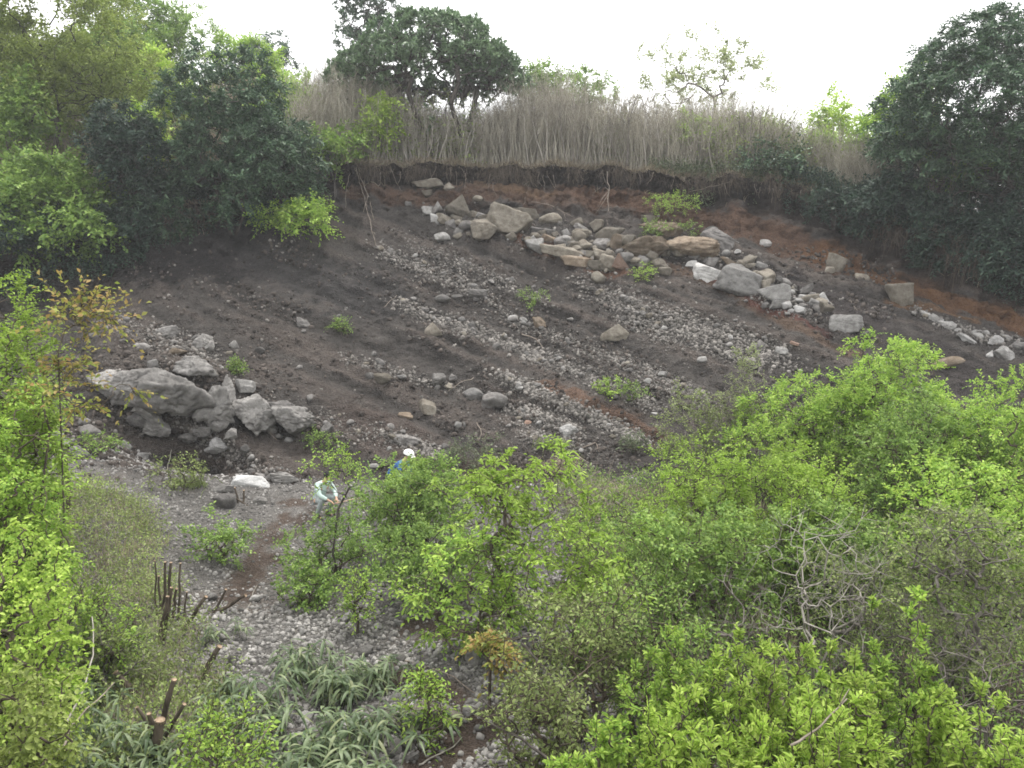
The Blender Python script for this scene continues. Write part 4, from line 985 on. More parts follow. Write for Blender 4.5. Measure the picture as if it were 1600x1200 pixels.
plant("bush", SHRUB, 'fine', 'fresh', 'bark_brown', 1290, 1500, 522, 15.8, "tall peaked green bush in front of the dark slope", stems=6, cb=.05, dens=1.2, group=mid, lump=.35)
plant("bush", SHRUB, 'sparse', 'olive', 'bark_grey', 1030, 1150, 610, 17.6, "thin dry looking bush at the right foot of the slope", stems=6, cb=.05, dens=1.6, group=mid)
plant("bush", SHRUB, 'sparse', 'pale', 'bark_grey', 1125, 1200, 555, 17.4, "sparse pale green bush sticking up before the slope", stems=3, cb=.2, dens=1.3, group=mid)
plant("bush", SHRUB, 'fine', 'mid', 'bark_brown', 1340, 1560, 625, 13.6, "grey green bush below the tall peaked bush", stems=6, cb=.05, dens=1.2, group=mid)
plant("bush", SHRUB, 'fine', 'fresh', 'bark_brown', 1480, 1700, 600, 13.2, "light green bush at the right edge below the lens boulder", stems=6, cb=.05, dens=1.2, group=mid)
plant("bush", SHRUB, 'feather', 'yellow', 'bark_brown', 1010, 1190, 700, 12.6, "feathery yellow green bush, left half of a pair", stems=6, cb=.05, dens=1.2, group=mid)
plant("bush", SHRUB, 'feather', 'yellow', 'bark_brown', 1140, 1335, 690, 12.2, "feathery yellow green bush, right half of a pair", stems=6, cb=.05, dens=1.2, group=mid)
plant("bush", SHRUB, 'fine', 'mid', 'bark_brown', 975, 1200, 790, 10.6, "fresh green bush below the feathery pair", stems=6, cb=.05, dens=1.2, group=mid)
plant("bush", SHRUB, 'fine', 'mid', 'bark_dark', 1190, 1420, 770, 11.2, "shaded green bush behind the bare grey twigs", stems=6, cb=.05, dens=.9, group=mid)
plant("bush", SHRUB, 'fine', 'fresh', 'bark_brown', 1400, 1640, 720, 11.0, "yellowish green bush at the right edge above the olive one", stems=6, cb=.05, dens=1.0, group=mid)
plant("bush", SHRUB, 'sparse', 'olive', 'bark_grey', 1380, 1620, 800, 8.8, "tall olive bush with many grey stems at the right edge", stems=9, cb=.1, dens=1.9, group=mid)
plant("bush", SHRUB, 'sparse', 'olive', 'bark_grey', 1240, 1440, 850, 9.4, "thin olive bush among the bare grey twigs", stems=7, cb=.1, dens=.9, group=mid)
plant("bare_shrub", SHRUB, 'bare', 'dry', 'bark_pale', 1170, 1400, 800, 9.0, "leafless shrub of tangled pale grey branches", stems=9, cb=.2, dens=2.2, rt=.0036, rmax=.022, bend=.14)
plant("bare_shrub", SHRUB, 'bare', 'dry', 'bark_grey', 1060, 1230, 890, 8.8, "small leafless shrub in the shade left of the tangled one", stems=8, cb=.15, dens=1.8, rt=.0034, rmax=.02)
plant("bare_shrub", SHRUB, 'bare', 'dry', 'bark_grey', 1440, 1620, 950, 7.4, "leafless grey shrub at the right edge under the olive bush", stems=8, cb=.1, dens=1.8, rt=.0034, rmax=.02)
plant("bush", SHRUB, 'sparse', 'olive', 'root', 850, 960, 735, 15.5, "olive brushy bush behind the dry brushwood", stems=7, cb=.02, dens=1.0, group=mid)
plant("bush", SHRUB, 'sparse', 'fresh', 'bark_brown', 930, 1050, 770, 13.2, "loose green bush between the brushwood and the feathery pair", stems=6, cb=.02, dens=1.0, group=mid)
plant("bush", SHRUB, 'spray', 'fresh', 'bark_brown', 850, 980, 800, 11.6, "light green low bush in front of the dry brushwood", stems=5, cb=.02, dens=.8, group=mid)
plant("bare_shrub", SHRUB, 'bare', 'dry', 'root', 880, 1010, 740, 14.5, "dry brown brushwood below the slope", stems=8, cb=.05, dens=1.6, rt=.005)
near_ = "broad leaved bushes in the foreground"
for k, (xl, xr, yt, Y, lab) in enumerate(((985, 1130, 965, 6.4, "leafy lime bush whose left side meets the thin twiggy bushes"), (1110, 1290, 955, 6.2, "leafy lime bush under the bare grey twigs"), (1270, 1400, 1000, 5.9, "short leafy lime bush between two taller ones"),
        (1350, 1480, 915, 6.3, "tallest leafy lime bush with an upright leading shoot"), (1440, 1570, 1050, 5.7, "leafy lime bush below the leafless grey shrub"), (1545, 1680, 1110, 5.2, "leafy lime bush in the bottom right corner"),
        (860, 1010, 1130, 5.4, "low leafy lime bush in front of the twiggy bushes"), (1010, 1200, 1080, 5.3, "low leafy lime bush at the bottom edge, left of centre of the lime thicket"), (1180, 1380, 1085, 5.1, "low leafy lime bush at the bottom edge, middle of the lime thicket"))):
    plant("bush", SHRUB, 'broad', 'lime' if k % 3 else 'fresh', 'bark_brown', xl, xr, yt, Y, lab, stems=14, cb=.2, dens=1.6, group=near_, lump=.4, spread=(.1, .42))
left_ = "bushes on the bank at the left"
plant("bush", SHRUB, 'feather', 'yellow', 'bark_brown', -110, 85, 445, 9.6, "tall yellow green bush with upright sprays on the left bank", stems=7, cb=.1, dens=1.5, group=left_, lump=.3)
plant("bush", SHRUB, 'feather', 'fresh', 'bark_brown', -110, 70, 560, 8.6, "yellow green bush below the tall upright one", stems=6, cb=.05, dens=1.0, group=left_)
plant("sapling", SAP, 'spray', 'rust', 'bark_brown', 20, 205, 560, 9.2, "young maple branch with amber new leaves before the ledge", stems=2, yb=650, dens=.6, gx=-20, lump=.45)
plant("sapling", SAP, 'loose', 'rust', 'bark_brown', 85, 175, 475, 9.4, "sparse rust coloured sprig above the amber maple branch", stems=1, yb=520, dens=1.2, gx=20, leafk=.5, rt=.003)
plant("bush", SHRUB, 'round', 'fresh', 'bark_brown', -90, 100, 725, 8.2, "round leaved bush at the left edge, uppermost of three", stems=6, cb=.05, dens=1.2, group=left_)
plant("bush", SHRUB, 'round', 'lime', 'bark_brown', -90, 110, 850, 6.8, "round leaved bush at the left edge, middle of three", stems=6, cb=.05, dens=1.2, group=left_)
plant("bush", SHRUB, 'round', 'spring', 'bark_brown', -90, 110, 1010, 5.6, "round leaved bush at the left edge, lowest of three", stems=6, cb=.05, dens=1.2, group=left_)
plant("bush", SHRUB, 'sparse', 'mid', 'bark_grey', 85, 215, 950, 9.8, "loose green low bush beside the round leaved ones", stems=7, cb=.05, dens=1.9, group=left_)
plant("bush", SHRUB, 'sparse', 'olive', 'bark_grey', 105, 235, 985, 8.8, "olive low bush left of the cut stems", stems=7, cb=.05, dens=1.9, group=left_)
plant("bush", SHRUB, 'fine', 'mid', 'bark_brown', 290, 390, 808, 13.6, "small green bush left of the dirt path", stems=6, cb=.02, dens=1.1, group=left_)
plant("bush", SHRUB, 'fine', 'mid', 'bark_brown', 430, 520, 880, 12.0, "small green bush right of the dirt path", stems=6, cb=.02, dens=1.0, group=left_)
plant("bush", SHRUB, 'sparse', 'fresh', 'bark_brown', 105, 215, 930, 9.0, "thin bright bush between the round leaved ones and the cut stems", stems=6, cb=.05, dens=1.8, group=left_)
plant("weed", 'weed', 'sparse', 'fresh', 'bark_brown', 535, 580, 895, 11.0, "upright green seedling on the gravel beside the shaded bush", stems=1, cb=.2, dens=3)
plant("weed", 'weed', 'sparse', 'fresh', 'bark_brown', 270, 420, 1110, 6.4, "bright green weed among the bamboo grass", stems=6, cb=.05, dens=2.0)
plant("weed", 'weed', 'sparse', 'fresh', 'bark_brown', 640, 700, 1040, 8.0, "small weed beside the brown dirt patch", stems=3, cb=.05, dens=2.0)
# ------------------------------------------------------------------ dry stems and grass on the plateau
def stalks(geo, bases, H, rg, r0=0.011, lean=0.12, twigs=6, segs=3, tw_len=0.35, n=3):
    N = len(bases); A = bases.copy(); d = nrm(np.array([0, 0, 1.]) + rg.normal(size=(N, 3)) * lean * np.array([1, 1, 0]))
    for k in range(segs):
        Bp = A + d * (H / segs)[:, None]; seg_tubes(geo, A, Bp, r0 * (1 - k / segs * 0.8) * np.ones(N), r0 * (1 - (k + 1) / segs * 0.8) * np.ones(N), n)
        A = Bp; d = nrm(d + rg.normal(size=(N, 3)) * 0.10)
    if twigs:
        u = rg.uniform(0.35, 1.0, (N, twigs)); o = bases[:, None] + (A - bases)[:, None] * u[..., None]
        dd = nrm(np.array([0, 0, 1.1]) + rg.normal(size=(N, twigs, 3)) * 0.6); o = o.reshape(-1, 3); dd = dd.reshape(-1, 3)
        L = tw_len * rg.uniform(0.5, 1.4, (len(o), 1)); seg_tubes(geo, o, o + dd * L, np.full(len(o), r0 * 0.5), np.full(len(o), r0 * 0.25), 3)
rg = np.random.default_rng(77)
def plateau_bases(n, x0, x1, d0, d1, pw=1.0):
    X = rg.uniform(x0, x1, n); Dd = d0 + (d1 - d0) * rg.uniform(0, 1, n) ** pw
    out = []
    for x, d in zip(X, Dd):
        y = rim_y(x) + d; out.append((x, y, ground(x, y) - 0.05))
    return np.array(out)
g = Geo(); b = plateau_bases(11000, -8.5, 15.0, 0.5, 9.0)
hm = 3.2 + 0.75 * fbm(b * 0.45, 3, 6) + 0.5 * rg.normal(size=len(b))
hm = hm * (1 - 0.25 * sstep(7, 13, b[:, 0])) * (1 - 0.3 * sstep(-6.5, -4.5, b[:, 0]) * (1 - sstep(-1.0, 1.0, b[:, 0])))
stalks(g, b, np.clip(hm, 1.0, 4.2), rg, 0.012, 0.15, 14, 4)
tag(g.build("dry_thicket", LEAF['stalk']), "dense thicket of dry grey brown stems on the rim behind the bare earth edge", "thicket", kind="stuff")
g = Geo(); b = plateau_bases(11000, -30, -6.5, 0.8, 22.0, 0.8)
stalks(g, b, np.clip(1.35 + 0.5 * fbm(b * 0.3, 3, 8) + 0.25 * rg.normal(size=len(b)), .5, 2.6), rg, 0.012, 0.2, 7, 2, 0.45)
tag(g.build("dry_grass", LEAF['dry']), "tall dry tan grass covering the hillside between the trees", "grass", kind="stuff")
# pale bare stems standing singly along the edge
protos = []
for k in range(8):
    g = Geo(); r2 = np.random.default_rng(200 + k); p = np.zeros(3); d = nrm(np.array([r2.normal() * .08, r2.normal() * .05, 1.])); pts = [p]
    for s in range(7): p = p + d * 0.45; pts.append(p); d = nrm(d + r2.normal(size=3) * np.array([.13, .1, 0.02]))
    pts = np.array(pts); poly_tube(g, pts, np.linspace(0.03, 0.009, 8), 5)
    for s in range(9):
        u = r2.uniform(0.4, 1.0); i = int(u * 6.99); o = pts[i] + (pts[i + 1] - pts[i]) * r2.random(); e = nrm(np.array([r2.normal() * .6, r2.normal() * .6, 1.0])); L = r2.uniform(.25, .8)
        seg_tubes(g, o[None], (o + e * L)[None], np.array([0.010]), np.array([0.004]), 4)
    o = g.build("dead_sapling", M['bark_pale'] if k % 3 else M['bark_grey']); protos.append(o)
n = 0
for k in range(170):
    x = at(590 + 620 * rg.random() ** 1.15, 250, 33)[0]; y = rim_y(x) + 0.25 + 2.2 * rg.random() ** 1.5; z = ground(x, y) - .08
    o = protos[k] if k < 8 else protos[k % 8].copy()
    if k >= 8: COL.objects.link(o)
    o.location = (x, y, z); s = rg.uniform(0.62, 1.05); o.scale = (1.0 * s, 1.0 * s, s); o.rotation_euler = (rg.normal() * .06, rg.normal() * .09, rg.uniform(0, 6.28))
    tag(o, "thin pale bare stem rising from the earth edge in front of the dry thicket", "stem", "pale bare stems along the rim")

# ------------------------------------------------------------------ turf lip: root fibres and hanging roots
lip = TP[:, cum[6] - 1:cum[6] + 2].mean(1); sel = np.where((lip[:, 0] > -12) & (lip[:, 0] < 16))[0]
g = Geo(); N = 6500; j = rg.choice(sel, N); o = lip[j] + rg.normal(size=(N, 3)) * np.array([0.05, 0.05, 0.05]) + np.array([0, -0.02, 0])
o[:, 2] -= rg.uniform(0, 0.35, N) * (rg.random(N) < 0.6)
right = sstep(4, 9, o[:, 0]); L = rg.uniform(0.12, 0.5, N) * (1 + 0.7 * right) * (0.3 + 1.3 * np.clip(fbm(o * np.array([1.6, 0, 0]), 3, 15, .6) + 0.45, 0, 1.5))
d = nrm(np.stack([rg.normal(size=N) * 0.55, -0.75 + 0.25 * rg.normal(size=N), -0.5 + 0.6 * rg.normal(size=N)], -1)); m1 = o + d * (L * 0.4)[:, None]
e = nrm(d * 0.35 + np.array([0, 0.1, -1.0]) + rg.normal(size=(N, 3)) * 0.3)
seg_tubes(g, o, m1, np.full(N, 0.013), np.full(N, 0.009), 3); seg_tubes(g, m1, m1 + e * (L * 0.8)[:, None], np.full(N, 0.009), np.full(N, 0.003), 3)
tag(g.build("root_mat", M['rootfib']), "dark shaggy mat of fine roots hanging from the turf edge along the rim", "root mat", kind="stuff")
g = Geo(); N = 7000; j = rg.choice(sel, N); o = lip[j] + np.stack([rg.normal(size=N) * .1, rg.uniform(-.15, .6, N), np.zeros(N) + 0.0], -1)
for k in range(N): o[k, 2] = ground(o[k, 0], o[k, 1] + 0.05) - .02
d = nrm(np.stack([rg.normal(size=N) * .5, -0.45 + rg.normal(size=N) * .5, np.full(N, .8)], -1)); L = rg.uniform(.1, .45, N)
m1 = o + d * (L * .6)[:, None]; e = nrm(d + np.array([0, -.6, -.5])); seg_tubes(g, o, m1, np.full(N, .010), np.full(N, .007), 3); seg_tubes(g, m1, m1 + e * (L * .6)[:, None], np.full(N, .007), np.full(N, .003), 3)
tag(g.build("turf_edge_grass", LEAF['dry']), "short dry grass lying over the turf edge along the rim", "grass", kind="stuff")
def wire(name, pix, r0, r1, mat, label, cat, off=0.12, group=None, wob=0.03, n=5, Y=None, forks=0, seed=0, grounded=False):
    r2 = np.random.default_rng(int(pix[0][0] * 3 + pix[0][1]) + seed); P = []
    for k, (x, y) in enumerate(pix):
        if Y is not None: q = at(x, y, Y[k] if isinstance(Y, (list, tuple)) else Y)
        else:
            h = None; yy = y
            while h is None or h[0][1] > rim_y(h[0][0]) + 2: h = ray(x, yy); yy += 3
            q = h[0] - nrm(h[0] - EYE) * off
        P.append(q)
    P = np.array(P); t = np.linspace(0, len(P) - 1, max(8, 4 * len(P))); Q = np.stack([np.interp(t, np.arange(len(P)), P[:, a]) for a in range(3)], -1)
    for _ in range(2): Q[1:-1] = (Q[:-2] + 2 * Q[1:-1] + Q[2:]) / 4
    Q[1:] += wob * np.stack([fbm(Q[1:] * 3 + a * 9, 2, 3 + a) for a in range(3)], -1)
    g = Geo(); poly_tube(g, Q, np.linspace(r0, r1, len(Q)), n)
    for k in range(forks):
        i = int(r2.integers(len(Q) // 3, len(Q) - 2)); e = nrm(nrm(Q[i + 1] - Q[i]) + r2.normal(size=3) * .5); L = r2.uniform(.15, .4) * np.linalg.norm(Q[-1] - Q[0])
        poly_tube(g, np.array([Q[i], Q[i] + e * L * .5, Q[i] + e * L + r2.normal(size=3) * .05 * L]), np.array([r1 * 1.2, r1, r1 * .5]), 4)
    o = g.build(name, M[mat], smooth=True); tag(o, label, cat, group); return o
HR = "roots hanging from the rim"
for pts, r0, lab, fk in ((((556, 262), (566, 300), (578, 345), (588, 384)), .022, "longest pale root trailing down the bank at the left end of the rim", 3), (((560, 268), (580, 320), (584, 345)), .018, "forked pale root beside the longest one at the left end of the rim", 2),
        (((545, 275), (542, 300), (538, 330)), .014, "thin pale root left of the longest one", 0), (((949, 268), (951, 300), (950, 352)), .024, "straight white root hanging over the rounded tan boulder", 3), (((945, 284), (930, 300), (925, 306)), .01, "short root slanting left of the straight white one", 0),
        (((610, 262), (620, 285), (628, 300)), .014, "curling root left of the slab under the roots", 1), (((630, 262), (637, 285)), .012, "short straight root just left of the slab under the roots", 0), (((681, 260), (678, 272), (670, 280)), .014, "root curving left above the slab", 0),
        (((720, 262), (726, 270)), .012, "stubby root right of the slab", 1), (((796, 262), (798, 282)), .012, "thin root in the middle of the rim above the orange soil", 0), (((842, 268), (838, 280), (846, 292)), .013, "crooked root right of the middle of the rim", 1),
        (((890, 270), (890, 284)), .012, "small root left of the stem leaning over the edge", 0), (((912, 248), (912, 268)), .018, "pale root end sticking out at the rim's right half", 0), (((770, 285), (775, 310)), .01, "fine root over the orange soil", 1), (((823, 300), (820, 318), (818, 322)), .01, "fine forked root above the rounded overhanging boulder", 1),
        (((1075, 300), (1120, 290), (1140, 285)), .016, "long root lying along the right part of the rim", 1), (((1312, 318), (1318, 332)), .02, "pale broken root below the dark shrub at the right end of the rim", 1), (((1330, 345), (1352, 352)), .016, "grey root under the dark shrub at the right end", 0)):
    wire("hanging_root", pts, r0, r0 * .45, 'root', lab, "root", .15, HR, .05, forks=fk)
for k in range(34):
    x = rg.uniform(550, 1320); y = 262 + max(0, x - 1000) * .09 + rg.uniform(-4, 14); dx = rg.normal() * 6; dy = rg.uniform(12, 30)
    wire("hanging_root", ((x, y), (x + dx * .3, y + dy * .5), (x + dx, y + dy)), rg.uniform(.010, .02), .005, 'root', "short thin root dangling from the dark root mat", "root", .16, "short roots in the root mat", .06, forks=k % 2)
wire("hanging_root", ((830, 315), (860, 320), (880, 332), (884, 340)), .014, .007, 'root', "bowed root arching over the boulder band", "root", .2, HR, .03, forks=1)
for pts, r, lab in ((((815, 522), (838, 530), (848, 545)), .02, "bleached forked branch lying on the central gravel streak"), (((740, 590), (715, 600), (700, 612)), .012, "thin bleached twig near the pale round boulder"), (((745, 660), (752, 672), (748, 690)), .014, "bleached curled root below the largest round boulder"),
        (((910, 700), (930, 690), (936, 706)), .016, "bleached branch above the dry grass hump"), (((385, 640), (410, 660), (432, 688)), .014, "thin root trailing under the ledge"), (((600, 480), (612, 470), (620, 462)), .012, "short pale twig left of the long pebbly band"), (((1330, 470), (1340, 486)), .01, "short pale twig right of the rubble")):
    wire("dead_branch", pts, r, r * .4, 'root', lab, "branch", .08, "dead twigs on the slope", .04, forks=2)

# ------------------------------------------------------------------ undergrowth
def cover(name, n, gen, mat, L, W, hmax, label, k=6, cat="undergrowth", up=.6, six=False, blade=False):
    g = Geo(); B = []
    while len(B) < n:
        x, y, w = gen()
        if w is None: continue
        B.append((x, y, ground(x, y), w))
    B = np.array(B); N = len(B); o = np.repeat(B[:, :3], k, 0); w = np.repeat(B[:, 3], k)
    if blade: o = o + rg.normal(size=o.shape) * np.array([.05, .05, 0]); z = np.zeros(len(o))
    else: o = o + rg.normal(size=o.shape) * np.array([.12, .12, 0]); z = rg.random(len(o)) ** .8 * hmax * w
    o[:, 2] += z
    d = nrm(rg.normal(size=o.shape) * (0.45 if blade else 1.0) + np.array([0, 0, 1.3 if blade else up])); u = nrm(rg.normal(size=o.shape) * .6 + np.array([0, 0, 1.]))
    l = L * rg.uniform(.6, 1.3, len(o)) * (w if blade else 1); leaves(g, o, d, u, l, np.full(len(o), W), .2, six)
    return tag(g.build(name, LEAF[mat]), label, cat, kind="stuff")
def valley():
    x = rg.uniform(0.3, 13); y = rg.uniform(5.5, 18)
    if x < 1.2 + 0.25 * max(0, y - 8) * 0: return x, y, None
    px, py = project(np.array([x, y, ground(x, y)]))
    if px < 760 + 80 * vnoise(np.array([x, y, 0.]), 3): return x, y, None
    return x, y, 0.4 + 0.6 * abs(vnoise(np.array([x * .7, y * .7, 2.]), 8)) * 1.6
cover("undergrowth", 7000, valley, 'mid', 0.06, 0.03, 0.7, "low leafy undergrowth between the bushes on the valley floor", 12)
cover("dry_litter_grass", 2600, valley, 'dry', 0.4, 0.012, 0.5, "dry brown grass and litter between the bushes on the valley floor", 8, "grass", blade=True)
def leftbank():
    x = rg.uniform(-10, -2.6); y = rg.uniform(5.5, 15)
    px, py = project(np.array([x, y, ground(x, y)])); lim = 250 + 90 * vnoise(np.array([x * .8, y * .8, 5.]), 3) + (py > 980) * 90
    if px > lim or px < -80 or py < 760: return x, y, None
    return x, y, 0.35 + .6 * rg.random()
cover("left_bank_undergrowth", 3000, leftbank, 'olive', 0.05, 0.025, 0.45, "low olive and green weeds on the bank beside the round leaved bushes", 12)
cover("left_bank_dry_grass", 1500, leftbank, 'dry', 0.35, 0.010, 0.5, "thin dry grass among the weeds on the left bank", 7, "grass", blade=True)
def rimleft():
    x = rg.uniform(-22, -7.2); y = rim_y(x) + rg.uniform(-0.5, 2.5); return x, y, .5 + .5 * rg.random()
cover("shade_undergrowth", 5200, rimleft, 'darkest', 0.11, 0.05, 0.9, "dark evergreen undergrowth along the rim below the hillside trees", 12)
def rimright():
    x = rg.uniform(10.2, 20); y = rim_y(x) + rg.uniform(-0.3, 2.5); return x, y, .5 + .5 * rg.random()
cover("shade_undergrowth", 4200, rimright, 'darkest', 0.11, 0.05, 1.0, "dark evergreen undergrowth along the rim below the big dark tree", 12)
def rimmid():
    x = rg.uniform(5.5, 12); y = rim_y(x) + rg.uniform(0, 1.5); return x, y, .4 + .5 * rg.random()
cover("rim_undergrowth", 900, rimmid, 'grey', 0.1, 0.045, 0.9, "grey green low growth on the rim at the foot of the dry stems", 12)
def thick():
    x = rg.uniform(-8, 13.5); y = rim_y(x) + rg.uniform(.3, 7); v_ = vnoise(np.array([x * .45, y * .4, 7.]), 8)
    return x, y, (None if v_ < -.05 else .5 + .7 * rg.random())
cover("thicket_leaves", 2400, thick, 'olive', 0.13, 0.06, 2.7, "scattered green leaves of climbers and saplings among the dry stems", 9)
# dry grass hump at the slope foot
for pix, n, lab in (((880, 738), 260, "drooping tuft of dry and green grass at the foot of the slope"), ((945, 775), 200, "dry grass tuft before the brown brushwood"), ((300, 760), 120, "thin grass tuft on the lip of the hollow"), ((860, 700), 120, "dry grass tuft under the wide crusted patch")):
    h = ray(*pix)[0]; g = Geo(); s = .6 if n > 150 else .4; o = h + rg.normal(size=(n, 3)) * np.array([.22, .15, .02]) * s * 2
    d = nrm(rg.normal(size=(n, 3)) * .6 + np.array([0, -.3, 1.])); L = s * rg.uniform(.5, 1.2, n); m1 = o + d * (L * .6)[:, None]; e = nrm(d + np.array([0, -.5, -1.1]))
    seg_tubes(g, o, m1, np.full(n, .008), np.full(n, .006), 3); seg_tubes(g, m1, m1 + e * (L * .6)[:, None], np.full(n, .006), np.full(n, .002), 3)
    tag(g.build("grass_tuft", LEAF['dry' if n != 120 else 'olive']), lab, "grass tuft", "grass tufts at the slope foot")

# ------------------------------------------------------------------ bamboo grass
sp = []
for k in range(6):
    r2 = np.random.default_rng(500 + k); gl, gs = Geo(), Geo()
    for c in range(5):
        b0 = np.array([r2.normal() * .12, r2.normal() * .12, -.03]); d = nrm(np.array([r2.normal() * .25, r2.normal() * .25, 1.])); H = r2.uniform(.22, .5)
        top = b0 + d * H; poly_tube(gs, np.array([b0, b0 + d * H * .5 + r2.normal(size=3) * .01, top]), np.array([.005, .004, .003]), 4)
        for q in range(9):
            a = r2.uniform(0, 6.28); o = b0 + d * H * r2.uniform(.6, 1.0); e = nrm(np.array([math.cos(a), math.sin(a), r2.uniform(-.1, .7)])); L = r2.uniform(.14, .26); W = r2.uniform(.022, .038)
            t = np.linspace(0, 1, 6); dz = r2.uniform(.5, 1.1)
            mid_ = o + e * (L * t)[:, None] - np.array([0, 0, 1.]) * (dz * L * t ** 2)[:, None]; sd_ = nrm(np.cross(e, np.array([0, 0, 1.])))
            w = W * np.array([.15, .8, 1, .85, .5, .02]) / 2; up_ = nrm(np.cross(sd_, e))
            vv = np.concatenate([mid_ - sd_ * w[:, None] + up_ * (w * .35)[:, None], mid_, mid_ + sd_ * w[:, None] + up_ * (w * .35)[:, None]]); i = np.arange(5)
            gl.add(vv, f4=np.concatenate([np.stack([i, i + 6, i + 7, i + 1], -1), np.stack([i + 6, i + 12, i + 13, i + 7], -1)]))
    r_ = empty("dwarf_bamboo", (0, 0, 0)); gl.build("leaves", LEAF['sasa'], r_); gs.build("culms", LEAF['olive'], r_); sp.append(r_)
cnt = 0; tries = 0
while cnt < 90 and tries < 4000:
    tries += 1
    px = rg.uniform(95, 650); py = rg.uniform(1015, 1330)
    if py < 1010 + 0.30 * max(0, px - 400) + (20 if px < 300 else 0): continue
    h = ray(px, py)
    if h is None or seg_dist(px, py, PATH[2]) < 45: continue
    if vnoise(np.array([h[0][0] * 1.4, h[0][1] * 1.4, 0.]), 12) < -0.35: continue
    o = sp[cnt] if cnt < 6 else copy_thing(sp[cnt % 6])
    o.location = Vector(h[0]); s = rg.uniform(.8, 1.2); o.scale = (s, s, s * rg.uniform(.85, 1.1)); o.rotation_euler = (0, 0, rg.uniform(0, 6.28))
    tag(o, "clump of grey green bamboo grass with drooping pale edged leaves", "bamboo grass", "bamboo grass at the lower left of the gravel"); cnt += 1
for px, py in ((375, 1000), (480, 1065), (545, 1090), (330, 1010)):
    h = ray(px, py); o = copy_thing(sp[cnt % 6]); o.location = Vector(h[0]); o.scale = (.7, .7, .7); cnt += 1
    tag(o, "clump of grey green bamboo grass with drooping pale edged leaves", "bamboo grass", "bamboo grass at the lower left of the gravel")

# ------------------------------------------------------------------ cut stumps and sticks
def stump(base, stems, label, name="cut_stump"):
    h = ray(*base)[0]; root = empty(name, h); tag(root, label, "stump", "cut stumps beside the gravel"); 
    for (bx_, by_), (tx, ty), r in stems:
        Yb = h[1] + (base[1] - by_) * 0.004; A = at(bx_, by_, Yb); A[2] = min(A[2], ground(A[0], A[1]) + (0 if by_ > base[1] - 30 else .4)); Bt = at(tx, ty, Yb - .05 + .1 * rg.random())
        A = A - h; Bt = Bt - h; n = 7; t = np.linspace(0, 1, n)[:, None]; L = np.linalg.norm(Bt - A)
        P = A + (Bt - A) * t + np.stack([fbm(np.stack([t[:, 0] * 2.5 + tx, t[:, 0] * 0 + k, t[:, 0] * 0], -1), 2, 4) for k in range(3)], -1) * .04 * L * np.sin(t * 3.14); P[0] -= (Bt - A) * .12
        g = Geo(); poly_tube(g, P, np.linspace(r * 1.15, r * .92, n) * (1 + .06 * np.sin(np.arange(n) * 2.1)), 9, cap=False)
        st = g.build("stem", M['bark_brown'], root, True)
        ax = nrm(P[-1] - P[-2] + np.array([0, -.25, .12]) * np.linalg.norm(P[-1] - P[-2])); a, b_ = frames(ax[None]); ang = np.arange(12) * 2 * math.pi / 12
        c = P[-1] + ax * .003; ring = c + (a * np.cos(ang)[:, None] + b_ * np.sin(ang)[:, None]) * r * .97
        g = Geo(); g.add(np.concatenate([ring, ring - ax * r * .5, (c + ax * .002)[None]]), f4=np.stack([np.arange(12), (np.arange(12) + 1) % 12, (np.arange(12) + 1) % 12 + 12, np.arange(12) + 12], -1), f3=np.stack([np.arange(12), (np.arange(12) + 1) % 12, np.full(12, 24)], -1))
        g.build("cut_face", M['cutwood'], st)
    return root
stump((250, 1005), (((248, 1008), (262, 932), .026), ((255, 985), (268, 918), .022)), "tall leaning cut stem with a round orange cut face")
stump((212, 1015), (((212, 1018), (208, 952), .03),), "thick dark cut stub left of the tall leaning stem")
stump((258, 965), (((253, 965), (258, 878), .02), ((262, 965), (267, 879), .022), ((270, 966), (276, 920), .02), ((245, 965), (242, 876), .012), ((278, 966), (282, 880), .016), ((288, 968), (292, 925), .014), ((249, 968), (248, 900), .016)), "cluster of upright cut stems behind the tall leaning one")
stump((287, 985), (((284, 986), (322, 932), .026),), "cut stem slanting right from the stump cluster")
stump((336, 957), (((334, 958), (353, 921), .02), ((337, 956), (384, 930), .026)), "forked cut stem with two ends pointing right toward the gravel")
stump((312, 1062), (((312, 1064), (343, 1010), .034),), "thick rough barked stub leaning right over the bamboo grass")
stump((245, 1195), (((242, 1215), (250, 1125), .05), ((251, 1140), (272, 1062), .028), ((246, 1150), (233, 1115), .024), ((240, 1160), (214, 1105), .018), ((258, 1150), (288, 1100), .02)), "largest forked stump low in the bamboo grass")
stump((222, 1098), (((225, 1100), (180, 1050), .032),), "rotten stem slanting left from the largest forked stump")
stump((176, 1042), (((178, 1045), (170, 1000), .026),), "dark cut stub at the edge of the weeds left of the bamboo grass")
stump((374, 786), (((372, 787), (367, 762), .02), ((380, 785), (381, 766), .02), ((386, 790), (366, 778), .015)), "small dark cut stems in front of the flat white slab")
stump((106, 812), (((108, 812), (102, 712), .035),), "dark broken post standing at the edge of the left bushes", "broken_post")
stump((986, 1150), (((986, 1150), (985, 1108), .03),), "cut stub with pale end among the thin twiggy bushes")
stump((525, 815), (((521, 818), (523, 796), .02), ((528, 818), (529, 796), .02)), "pair of pale cut stakes in front of the person in the pale jacket")
ST = "sticks and dead stems in the foreground"
